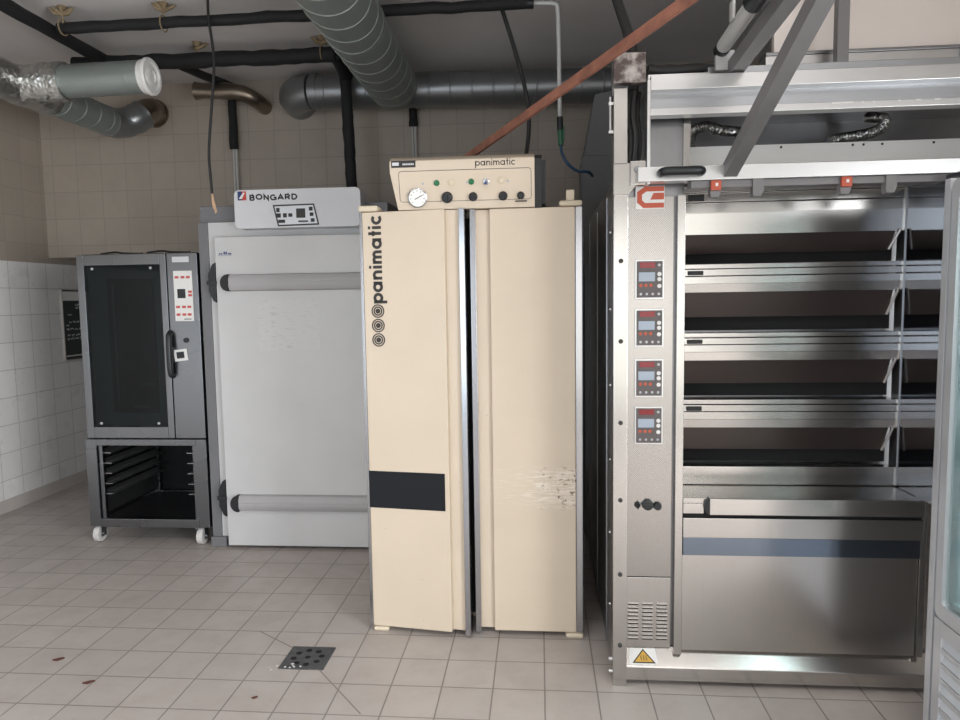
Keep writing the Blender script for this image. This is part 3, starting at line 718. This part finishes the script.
def beam(mb, p0, p1, w, hgt):
    p0, p1 = Vector(p0), Vector(p1); d_ = (p1 - p0).normalized(); s_ = X; n_ = s_.cross(d_).normalized()
    mb.prism([p0 + s_ * a * w / 2 + n_ * c_ * hgt / 2 for a, c_ in ((-1, -1), (1, -1), (1, 1), (-1, 1))], p1 - p0)
q = MB(); beam(q, (.672, 2.60, 1.93), (.672, 1.30, 2.365), .045, .05); q.build('brace_arm', M['arm'], t)
q = MB(); beam(q, (.700, 2.68, 2.303), (.700, 1.30, 2.365), .048, .05); q.build('support_arm', M['arm'], t)
q = MB(M['conduit'], M['black']); q.tube([(.655, 2.64, 2.375), (.655, 2.24, 2.383)], .025, 18); q.tube([(.655, 2.66, 2.372), (.655, 2.62, 2.374)], .027, 18, 1); q.tube([(.655, 2.27, 2.383), (.655, 2.00, 2.388)], .034, 18, 1)
q.box(.635, .70, 2.645, 2.67, 2.30, 2.37, .004, 0); q.box(.62, .63, 2.38, 2.42, 2.38, 2.44, .003, 0); q.build('gas_strut', None, t)
# head of the left post: box section, dirty plate, hinge plate
q = MB(); q.box(.272, .322, 2.62, 2.70, 1.975, 2.245, .003); q.prism([(.272, 2.62, 1.868), (.325, 2.62, 1.868), (.372, 2.62, 1.925), (.372, 2.62, 1.98), (.272, 2.62, 1.98)], (0, .06, 0)); q.build('post_head', M['steel_z'], t)
q = bx(.271, .386, 2.62, 2.66, 2.262, 2.368, bev=.003); q.build('head_plate', M['dirty'], t)
q = bx(.270, .30, 2.66, 2.70, 2.23, 2.36); q.build('plate_bracket', M['steel_dk'], t)
q = MB(M['steel_z'], M['steel_dk']); q.box(.330, .385, 2.605, 2.62, 1.90, 1.985, .002); q.lathe((.355, 2.606, 1.955), -Y, [(0, .014), (.006, .012)], 14, 1); q.box(.358, .366, 2.600, 2.606, 1.905, 1.955, .001, 1); q.build('hinge_plate', None, t)
q = bx(.386, .398, 2.59, 2.66, 1.90, 2.262, bev=.002); q.build('edge_plate', M['alu'], t)
q = MB(); q.cyl((.262, 2.64, 2.09), (.262, 2.64, 2.22), .005, 10); q.box(.255, .272, 2.63, 2.65, 2.09, 2.10); q.box(.255, .272, 2.63, 2.65, 2.19, 2.20); q.build('side_rail', M['alu'], t)

cbl = MB()
for i, (x, y) in enumerate(((.335, 2.68), (.350, 2.67), (.366, 2.69), (.352, 2.70))):
    cbl.tube(spline([(x, y, 1.99), (x + .006, y - .005, 2.08), (x - .004, y, 2.16), (x + .004, y + .01, 2.25)], 5), .011, 10)
tag(cbl.build('cable_bundle', M['cable']), 'bundle of black cables beside the oven post head', 'cables')

q = MB()
for k_ in range(3): q.tube(spline([(.42, 2.80 + .03 * k_, 2.36), (.50, 2.80 + .03 * k_, 2.35 + .012 * k_), (.60, 2.79 + .03 * k_, 2.352), (.68, 2.80 + .03 * k_, 2.345)], 5), .022, 12)
tag(q.build('cable_bundle', M['cable']), 'black cables lying level on top of the hood left of the gas strut', 'cables')

# ------------------------------------------------------------------ extractor hood over the oven
t = thing('extractor_hood', 'steel and cream extractor hood above the deck oven', 'hood', (1.2, 3.2, 1.95))
q = MB(M['alu'], M['steel_gr']); q.box(.398, 2.1, 2.595, 2.655, 2.226, 2.276, .003); q.box(.398, 2.1, 2.640, 2.655, 2.166, 2.226, 0, 1); q.box(.398, 2.1, 2.600, 2.655, 2.140, 2.164, .002); q.box(.398, .62, 2.66, 2.70, 2.276, 2.300, .002); q = q.build('front_beam', None, t)
sl = MB()
for x0, x1 in ((1.02, 1.09), (1.12, 1.125), (1.155, 1.162), (1.24, 1.248), (1.30, 1.315), (1.36, 1.38), (1.45, 1.457), (1.49, 1.497)): sl.box(x0, x1, 2.5985, 2.601, 2.158, 2.163)
sl.build('slots', M['white'], q)
bx(.62, 2.1, 2.70, 2.76, 2.276, 2.330, bev=.003).build('upper_rail', M['steel_gr'], t)
bx(.86, 2.2, 2.82, 2.90, 2.350, 2.398, bev=.003).build('panel_flange', M['alu'], t)
bx(.86, 2.2, 2.815, 2.90, 2.398, 2.410, bev=.002).build('panel_lip', M['steel_dk'], t)
bx(.905, 2.2, 2.87, 2.90, 2.410, 3.165, bev=.003).build('front_panel', M['cream_panel'], t)
bx(.40, 2.1, 2.66, 3.9, 2.255, 2.275).build('canopy', M['steel_dk'], t)
bx(.40, 2.1, 3.30, 3.32, 1.945, 2.255).build('back_plate', M['steel_dk'], t)
bx(.40, .555, 2.72, 2.735, 1.96, 2.25, bev=.002).build('left_plate', M['steel_dk'], t)
bx(.535, .560, 2.70, 2.735, 1.96, 2.25, bev=.002).build('inner_edge', M['steel_z'], t)
bx(.56, 1.9, 2.90, 2.915, 1.945, 2.087, bev=.002).build('baffle_plate', M['white'], t)
q = MB()
for x in (.585, .95, 1.22, 1.26, 1.33, 1.52): q.lathe((x, 2.90, 2.075), -Y, [(0, .005), (.002, .004)], 10)
q.build('rivets', M['ink'], t)
q = bx(1.080, 1.122, 2.72, 2.76, 2.33, 3.165, bev=.003); q.build('hanger_post', M['arm'], t)
q = bx(1.555, 2.1, 2.80, 2.82, 2.34, 2.41, bev=.004); q.build('corner_piece', M['steel_gr'], t)
def hose(pts, name, r_=.021):
    P = spline(pts, 10); q = MB(); L_ = len(P); q.tube(P, [r_ + (.0025 if i % 2 else -.001) for i in range(L_)], 14); return q.build(name, M['foil'])
tag(hose([(.635, 3.05, 2.09), (.632, 3.05, 2.150), (.648, 3.05, 2.186), (.70, 3.05, 2.197), (.76, 3.05, 2.180), (.84, 3.05, 2.17), (.9, 3.1, 2.17)], 'flexible_hose'), 'silver flexible hose in the hood behind the diagonal arm, left one', 'hose', 'hoses in the hood')
tag(hose([(1.19, 3.05, 2.12), (1.235, 3.05, 2.132), (1.30, 3.05, 2.140), (1.36, 3.05, 2.152), (1.40, 3.05, 2.175), (1.405, 3.07, 2.21), (1.38, 3.15, 2.235)], 'flexible_hose'), 'silver flexible hose in the hood over the oven, right one', 'hose', 'hoses in the hood')

# flue casing behind the oven
q = MB(); q.box(.27, .52, 4.40, 4.80, 0, 2.36, .005); q.prism([(.28, 4.40, 2.36), (.52, 4.40, 2.36), (.52, 4.40, 2.75), (.345, 4.40, 2.72)], (0, .35, 0)); q.box(.262, .272, 4.42, 4.46, 0, 2.36, .002)
tag(q.build('flue_casing', M['grey_paint']), 'tall dark grey flue casing behind the deck oven', 'flue')

# ------------------------------------------------------------------ glass-door fridge at the right edge
t = thing('display_fridge', 'upright glass-door fridge with louvred base at the right edge', 'fridge', (1.5, 1.8, 0))
x0 = 1.25
q = MB(M['alu_matte'], M['liner'])
q.box(x0 + .05, 1.72, 2.285, 2.315, .05, 1.845, .004); q.box(x0 + .05, 1.72, 1.45, 1.48, .05, 1.845, .004); q.box(x0 + .05, 1.72, 1.48, 2.285, 1.80, 1.845, .004); q.box(x0 + .05, 1.72, 1.48, 2.285, .05, .47, .004); q.box(1.69, 1.72, 1.48, 2.285, .47, 1.80, 0, 1)
q.box(x0 + .06, 1.69, 2.278, 2.285, .47, 1.80, 0, 1)
q.box(x0, x0 + .05, 2.283, 2.315, .05, 1.845, .004); q.box(x0, x0 + .05, 1.45, 1.482, .05, 1.845, .004)
q.build('cabinet', None, t)
d = MB(M['alu_matte']); 
outer = rrect(1.49, .475, 2.268, 1.838, .03); inner = rrect(1.535, .52, 2.232, 1.79, .02)
n_ = len(outer)
A = [d.bm.verts.new((x0 - .002, a, z)) for a, z in outer]; B = [d.bm.verts.new((x0 - .002, a, z)) for a, z in inner]
A2 = [d.bm.verts.new((x0 + .045, a, z)) for a, z in outer]; B2 = [d.bm.verts.new((x0 + .045, a, z)) for a, z in inner]
for i in range(n_):
    j = (i + 1) % n_
    d.bm.faces.new((A[i], A[j], B[j], B[i])); d.bm.faces.new((A2[j], A2[i], B2[i], B2[j])); d.bm.faces.new((A[j], A[i], A2[i], A2[j])); d.bm.faces.new((B[i], B[j], B2[j], B2[i]))
bmesh.ops.recalc_face_normals(d.bm, faces=d.bm.faces)
d = d.build('door', None, t)
g = MB(); g.box(x0 + .008, x0 + .012, 1.535, 2.232, .52, 1.79); g.box(x0 + .030, x0 + .034, 1.535, 2.232, .52, 1.79); g.build('glass', M['glass'], d)
g = MB(); g.box(x0 + .012, x0 + .030, 2.222, 2.232, .52, 1.79); g.box(x0 + .012, x0 + .030, 1.535, 2.232, .52, .53); g.build('spacer', M['alu'], d)
for z in (.78, 1.05, 1.32, 1.58):
    w = MB()
    for i in range(7): w.cyl((x0 + .08 + i * .05, 1.49, z), (x0 + .08 + i * .05, 2.277, z), .003, 6)
    w.box(x0 + .075, x0 + .082, 1.49, 2.277, z - .004, z + .018); w.build('shelf', M['alu'], t)
area('added_fridge_fill', (1.48, 1.9, 1.79), (0, 0, 0), .3, .6, 5, (.92, .98, 1))  # fill light added inside the fridge to brighten the view through its glass
gr = MB(); gr.box(x0 - .002, x0 + .02, 2.225, 2.268, .07, .470, .003); gr.box(x0 - .002, x0 + .02, 1.49, 2.225, .43, .470, .003); gr.box(x0 - .002, x0 + .02, 1.49, 1.53, .07, .43, .003); gr.box(x0 + .03, x0 + .049, 1.49, 2.268, .07, .46)
for i in range(7):
    z = .095 + i * .049; gr.prism([(x0, 1.53, z), (x0 + .004, 1.53, z), (x0 + .028, 1.53, z + .034), (x0 + .022, 1.53, z + .036)], (0, .70, 0)); gr.box(x0 - .002, x0 + .006, 1.53, 2.225, z + .030, z + .046, .003)
gr.build('louvre_grille', M['alu_matte'], t)
for x, y in ((1.3, 2.26), (1.3, 1.5), (1.67, 2.26), (1.67, 1.5)): MB().cyl((x, y, 0), (x, y, .052), .022).build('foot', M['rubber'], t)

# ------------------------------------------------------------------ ventilation ducts
def duct_path(p0, p1, r_, pitch, rid=.003):
    p0, p1 = Vector(p0), Vector(p1); Ln = (p1 - p0).length; d_ = (p1 - p0) / Ln; P, R_ = [p0], [r_]; s_ = pitch * .6
    while s_ < Ln - .02:
        for o_, e in ((-.007, 0), (-.003, rid), (.003, rid), (.007, 0)): P.append(p0 + d_ * (s_ + o_)); R_.append(r_ + e)
        s_ += pitch
    return P + [p1], R_ + [r_]
def elbow(c, a, b, r_, rb, n=6):
    # quarter bend from direction a to b starting at c, centre-line radius rb
    c, a, b = Vector(c), Vector(a), Vector(b); P = []
    for i in range(n + 1):
        th = math.pi / 2 * i / n; P.append(c + a * rb * math.sin(th) + b * rb * (1 - math.cos(th)))
    return P
t = thing('ventilation_duct', 'grey spiral duct with silver foil tee at the top left, bending into the back wall', 'duct', (-3.0, 4.4, 2.68))
P, R_ = duct_path((-3.05, 1.2, 2.79), (-3.03, 4.84, 2.79), .100, .15)
MB().tube(P, R_, 24, ridge=.03).build('main_duct', M['duct'], t)
q = MB(); P = spline([(-3.03, 4.83, 2.79), (-3.025, 4.92, 2.795), (-2.99, 4.99, 2.815), (-2.935, 5.03, 2.85), (-2.90, 5.07, 2.89)], 3); q.tube(P, [.102 + (.004 if i % 3 == 0 else 0) for i in range(len(P))], 24); q.build('elbow', M['duct_dk'], t)
q = MB(); P = spline([(-2.905, 5.06, 2.885), (-2.89, 5.11, 2.92), (-2.90, 5.18, 2.945), (-2.93, 5.303, 2.955)], 3); q.tube(P, [.088 + (.004 if i % 3 == 0 else 0) for i in range(len(P))], 24); q.lathe((-2.93, 5.285, 2.955), Y, [(0, .105), (.018, .105)], 24); q.build('wall_elbow', M['copper_brown'], t)
P, R_ = duct_path((-2.85, 3.97, 2.79), (-2.22, 3.97, 2.797), .092, .20, .0015); q = MB(); q.tube(P, R_, 24, ridge=.01); q.build('branch_duct', M['duct'], t)
q = MB(); rr = random.Random(2)
P = [Vector((-3.04, 3.62 + i * .025, 2.79)) for i in range(26)]; q.tube(P, [.110 + rr.uniform(-.004, .006) for _ in P], 24)
P = [Vector((-3.02 + i * .025, 3.97, 2.79)) for i in range(13)]; q.tube(P, [.104 + rr.uniform(-.004, .006) for _ in P], 24); q.build('foil_wrap', M['foil'], t)
vd = MB(); vd.lathe((-2.22, 3.97, 2.797), X, [(-.03, .094), (-.005, .095), (0, .104), (.012, .104), (.020, .098), (.020, .082), (.008, .074), (.008, .060), (.018, .054), (.022, .036), (.014, .030), (.014, .0)], 32); vd.build('air_valve', M['white'], t)

q = MB(); P = [Vector((-2.49, 5.08, 3.045)), Vector((-2.44, 5.08, 3.043)), Vector((-2.34, 5.08, 3.038)), Vector((-2.26, 5.08, 3.034))] + [v for v in spline([(-2.20, 5.08, 3.03), (-2.13, 5.10, 3.012), (-2.075, 5.16, 2.985), (-2.06, 5.303, 2.968)], 4)]
q.tube(P, [.064, .055, .055, .061] + [.055 + (.003 if i % 2 else 0) for i in range(len(P) - 4)], 20)
tag(q.build('pipe_stub', M['copper_brown']), 'short brown steel pipe bend entering the back wall', 'pipe')

t = thing('ventilation_duct', 'dull grey spiral duct running level along the back wall', 'duct', (-.6, 5.05, 2.84))
P, R_ = duct_path((-1.62, 5.06, 2.995), (.56, 5.05, 2.955), .118, .15)
MB().tube(P, R_, 24, ridge=.03).build('main_duct', M['duct_dk'], t)
q = MB(); P = elbow((-1.62, 5.06, 2.995), -X, Y, .118, .16, 6); q.tube(P + [Vector((-1.78, 5.303, 2.99))], .124, 24); q.lathe((-1.56, 5.06, 2.995), -X, [(0, .124), (.05, .124)], 24); q.build('elbow', M['duct_dk'], t)
q = MB(); P = elbow((.56, 5.05, 2.955), X, -Z, .118, .15, 6); q.tube(P + [Vector((.71, 5.05, 2.4))], .122, 24); q.build('drop_elbow', M['duct_dk'], t)
P, R_ = duct_path((-1.0, 4.935, 2.985), (-.945, 1.2, 2.985), .168, .17, .004)
q = MB(); q.tube(P, R_, 28, ridge=.04); q.lathe((-.985, 3.86, 2.985), -Y, [(0, .172), (.05, .172)], 28)
tag(q.build('ventilation_duct', M['duct']), 'large green-grey spiral duct coming forward under the ceiling above the white cabinet', 'duct')

# ------------------------------------------------------------------ pipes, cables, hangers
def rough_tube(p0, p1, r_, n=24, seed=1, sag=.004):
    rr = random.Random(seed); p0, p1 = Vector(p0), Vector(p1)
    return [p0.lerp(p1, i / n) + Vector((0, rr.uniform(-sag, sag), rr.uniform(-sag, sag))) for i in range(n + 1)], [r_ * rr.uniform(.93, 1.07) for _ in range(n + 1)]
def pipe(p0, p1, r_, label, seed, extra=None):
    q = MB(); P, R_ = rough_tube(p0, p1, r_, 26, seed); q.tube(P, R_, 14)
    if extra: extra(q)
    return tag(q.build('insulated_pipe', M['lagging']), label, 'pipe')
pipe((-2.75, .6, 3.075), (-2.80, 4.47, 3.075), .038, 'black insulated pipe running front to back along the left ceiling', 1)
pipe((-2.70, 3.90, 3.06), (-.05, 3.88, 3.06), .030, 'black insulated pipe crossing the ceiling from the left pipe past the large duct', 2)
def drop(q):
    P, R_ = rough_tube((-1.285, 4.50, 3.06), (-1.31, 4.88, 3.04), .042, 6, 5); q.tube(P, R_, 12)
    P, R_ = rough_tube((-1.315, 4.86, 3.06), (-1.288, 4.86, 2.09), .040, 20, 6, .008); q.tube(P, R_, 12)
    P, R_ = rough_tube((-2.37, 4.50, 3.06), (-2.30, 5.26, 3.12), .030, 6, 8); q.tube(P, R_, 12)
pipe((-3.0, 4.47, 3.055), (-1.28, 4.50, 3.055), .047, 'thick black insulated pipe along the ceiling with a leg dropping behind the white cabinet', 3, drop)
for x, z0, z1, lab in ((-2.30, 2.66, 3.07, 'lagged pipe stub with thin tubes on the wall under the short brown bend'), (-.92, 2.78, 2.90, 'lagged pipe stub with thin tubes on the wall above the control box')):
    t = thing('refrigerant_pipe', lab, 'pipe', (x, 5.26, 1.95))
    q = MB(); P, R_ = rough_tube((x, 5.26, z1), (x, 5.26, z0), .032, 6, 9); q.tube(P, R_, 12); q.build('lagging', M['lagging'], t)
    q = MB(); q.cyl((x - .010, 5.27, 1.95), (x - .010, 5.27, z0 + .02), .007, 8); q.cyl((x + .012, 5.27, 1.95), (x + .012, 5.27, z0 + .02), .009, 8); q.build('tubes', M['conduit'], t)
tag(MB().tube([(-2.60, 3.70, 3.145), (-.6, 3.68, 3.145), (0.3, 3.66, 3.145)], .014, 10).build('ceiling_conduit', M['conduit']), 'pale thin conduit fixed along the ceiling above the black pipe', 'conduit')
for (x, y, z0), lab in (((-2.66, 3.88, 3.095), 'ragged pipe hanger where the two left black pipes cross'), ((-2.08, 3.90, 3.095), 'ragged pipe hanger on the crossing pipe left of the dangling wire'), ((-2.18, 4.49, 3.10), 'ragged pipe hanger on the thick pipe near the white air valve'), ((-1.36, 4.49, 3.10), 'ragged pipe hanger beside the large duct')):
    q = MB(); q.cyl((x, y, z0 - .02), (x, y, 3.169), .005, 8); rr = random.Random(int(abs(x) * 100))
    q.tube([(x, y, 3.169), (x, y, 3.14)], [.03, .012], 8)
    for i in range(6):
        a = rr.uniform(0, 6.28); q.tube([(x, y, 3.13), (x + math.cos(a) * .045, y + math.sin(a) * .03, 3.142 + rr.uniform(-.01, .01)), (x + math.cos(a) * .075, y + math.sin(a) * .04, 3.160)], [.014, .011, .003], 6)
    q.tube(ring_pts := [(x, y + math.cos(a) * .042, z0 - .038 + math.sin(a) * .042) for a in [k_ * math.pi / 8 for k_ in range(17)]], .004, 6)
    tag(q.build('pipe_hanger', M['hanger']), lab, 'pipe hanger')
tag(MB().lathe((-2.32, 3.70, 3.169), -Z, [(0, .05), (.012, .05), (.02, .03)], 24).build('ceiling_rose', M['plaster']), 'small round fitting on the ceiling near the top left', 'ceiling fitting')

t = thing('compressed_air_line', 'white conduit and blue hose dropping from the end of the crossing pipe', 'pipe', (.12, 3.9, 1.95))
q = MB(); q.cyl((-.06, 3.88, 3.06), (.04, 3.89, 3.06), .010, 12); q.tube(spline([(.04, 3.89, 3.06), (.095, 3.895, 3.055), (.108, 3.90, 3.03), (.112, 3.90, 2.9)], 5), .011, 12); q.cyl((.112, 3.90, 2.95), (.118, 3.90, 2.46), .011, 12); q.build('conduit', M['conduit'], t)
q = MB(); q.cyl((-.06, 3.88, 3.06), (-.02, 3.885, 3.06), .028, 14); q.build('end_collar', M['black'], t)
q = MB(M['greenvalve'], M['black']); q.cyl((.118, 3.90, 2.47), (.120, 3.90, 2.40), .017, 12, 1); q.cyl((.120, 3.90, 2.40), (.123, 3.90, 2.32), .015, 12); q.box(.130, .142, 3.89, 3.91, 2.34, 2.42, .003); q.build('valve', None, t)
q = MB(); q.tube(spline([(.123, 3.90, 2.33), (.128, 3.90, 2.28), (.16, 3.90, 2.22), (.21, 3.91, 2.185), (.27, 3.93, 2.18), (.30, 4.0, 2.17)], 6), .008, 10); q.build('hose', M['blue'], t)

q = MB(M['cable'], M['copper']); w0 = spline([(-1.80, 3.86, 3.165), (-1.795, 3.85, 3.05), (-1.776, 3.85, 2.83), (-1.80, 3.85, 2.6), (-1.829, 3.85, 2.35), (-1.828, 3.85, 2.22), (-1.823, 3.85, 2.11)], 6)
q.tube(w0, .0075, 10)
for dx, dz in ((-.006, -.085), (.004, -.11), (.012, -.105)): q.tube(spline([(-1.823, 3.85, 2.115), (-1.820 + dx * .6, 3.848, 2.07), (-1.812 + dx, 3.85, 2.11 + dz)], 5), .0032, 8, 1)
tag(q.build('hanging_wire', None), 'black wire with frayed bare ends dangling left of the white cabinet top', 'wire')
q = MB(); q.tube(spline([(-.22, 3.95, 3.165), (-.198, 3.95, 3.09), (-.136, 3.95, 2.89), (-.085, 3.95, 2.71), (-.053, 3.95, 2.55), (-.050, 3.95, 2.43), (-.060, 3.95, 2.33), (-.085, 3.92, 2.15), (-.10, 3.84, 1.96), (-.10, 3.76, 1.896), (-.10, 3.70, 1.894)], 6), .012, 10)
tag(q.build('hanging_cable', M['cable']), 'black cable dropping from the ceiling behind the cream control box', 'cable')
q = MB(); q.tube(spline([(.25, 2.98, 3.165), (.285, 2.93, 2.80), (.313, 2.9, 2.661), (.338, 2.85, 2.55), (.356, 2.80, 2.45), (.36, 2.75, 2.35), (.35, 2.70, 2.25)], 6), .020, 12)
tag(q.build('hanging_cable', M['cable']), 'thick black cable from the ceiling down to the oven post head', 'cable')

pa, pb = Vector((-.305, 3.45, 2.208)), Vector((.445, 2.2, 2.371))
dd = (pb - pa); p0 = pa - dd * .40; p1 = pa + dd * 2.2
q = MB(); d_ = dd.normalized(); sx_ = d_.cross(Z).normalized(); n_ = sx_.cross(d_)
p0 = pa - dd * ((pa.z - 1.90) / dd.z) if False else p0
q.prism([p0 + sx_ * a * .007 + n_ * c_ * .018 for a, c_ in ((-1, -1), (1, -1), (1, 1), (-1, 1))], p1 - p0)
tag(q.build('wooden_batten', M['wood']), 'red-brown wooden batten slanting up from behind the cream control box', 'batten')

# ------------------------------------------------------------------ small things
t = thing('menu_board', 'narrow chalk blackboard with pale header on the left white tiled wall', 'blackboard', (LX + .012, 5.6, 1.05))
bx(LX + .001, LX + .014, 5.40, 5.82, 1.05, 1.625, bev=.002).build('board', M['slate'], t)
q = MB(); q.box(LX + .013, LX + .016, 5.412, 5.81, 1.535, 1.61); q.build('header', M['paperwhite'], t)
q = MB(); 
for a in ((5.395, 5.405, 1.045, 1.63), (5.815, 5.825, 1.045, 1.63)): q.box(LX + .001, LX + .02, a[0], a[1], a[2], a[3])
q.box(LX + .001, LX + .02, 5.395, 5.825, 1.622, 1.632); q.box(LX + .001, LX + .02, 5.395, 5.825, 1.04, 1.05); q.build('frame', M['skirt'], t)
q = MB(); rr = random.Random(8)
for z in (1.50, 1.475, 1.42, 1.36, 1.33, 1.30, 1.25, 1.22):
    y = 5.43 + rr.uniform(0, .05)
    if z > 1.44: y += .12
    while y < 5.74:
        ln = rr.uniform(.02, .05)
        q.stroke([(y + ln * k_ / 5, z + rr.uniform(-.008, .008)) for k_ in range(6)], .005, (LX + .014, 0, 0), Y, Z, .001); y += ln + .015
        if rr.random() < .12: break
q.box(LX + .013, LX + .016, 5.42, 5.75, 1.075, 1.085); q.build('chalk_marks', M['chalk'], t)

t = thing('floor_drain', 'square dark iron floor drain in front of the cream cabinet', 'drain', (-.985, 2.76, 0))
q = MB(); q.box(-1.08, -.89, 2.668, 2.852, -.004, .004, .002); q.build('grate', M['drain'], t)
q = MB()
for i in range(8):
    a = i * math.pi / 4 + .2
    for r_ in (.058,): q.lathe((-.985 + math.cos(a) * r_, 2.76 + math.sin(a) * r_, .0035), Z, [(0, .013), (.0012, .013)], 12)
q.lathe((-.985, 2.76, .0035), Z, [(0, .012), (.0012, .012)], 12); q.build('holes', M['black_matte'], t)
rr = random.Random(5)
for i in range(9):
    a = (rr.uniform(-1.115, -.98), rr.uniform(2.635, 2.685) + (.03 if i < 3 else 0)); s_ = rr.uniform(.004, .010)
    q = MB(); q.prism([(a[0] + s_ * math.cos(k_ * 1.57 + i) * rr.uniform(.5, 1.1), a[1] + s_ * math.sin(k_ * 1.57 + i) * rr.uniform(.4, .9), .0045) for k_ in range(4)], (0, 0, .002 + rr.uniform(0, .002)))
    tag(q.build('tile_chip', M['castor']), 'tiny white chip of broken tile at the left corner of the floor drain', 'chip', 'tile chips by the drain')
for x, y, lab in ((-2.046, 2.685, 'dark brown scrap on the floor tiles, the farther of the left pair'), (-1.80, 2.52, 'dark brown scrap on the floor tiles, the nearer of the left pair'), (-1.09, 2.455, 'black speck on the floor tiles in front of the drain')):
    q = MB(); s_ = .016 if x < -1.5 else .008
    q.prism([(x - s_ * 1.2, y - s_ * .5, .001), (x + s_ * .3, y - s_ * .6, .001), (x + s_ * 1.3, y + s_ * .8, .001), (x + s_ * .2, y + s_ * .5, .001)], (0, 0, .006))
    tag(q.build('floor_scrap', M['leaf']), lab, 'scrap')
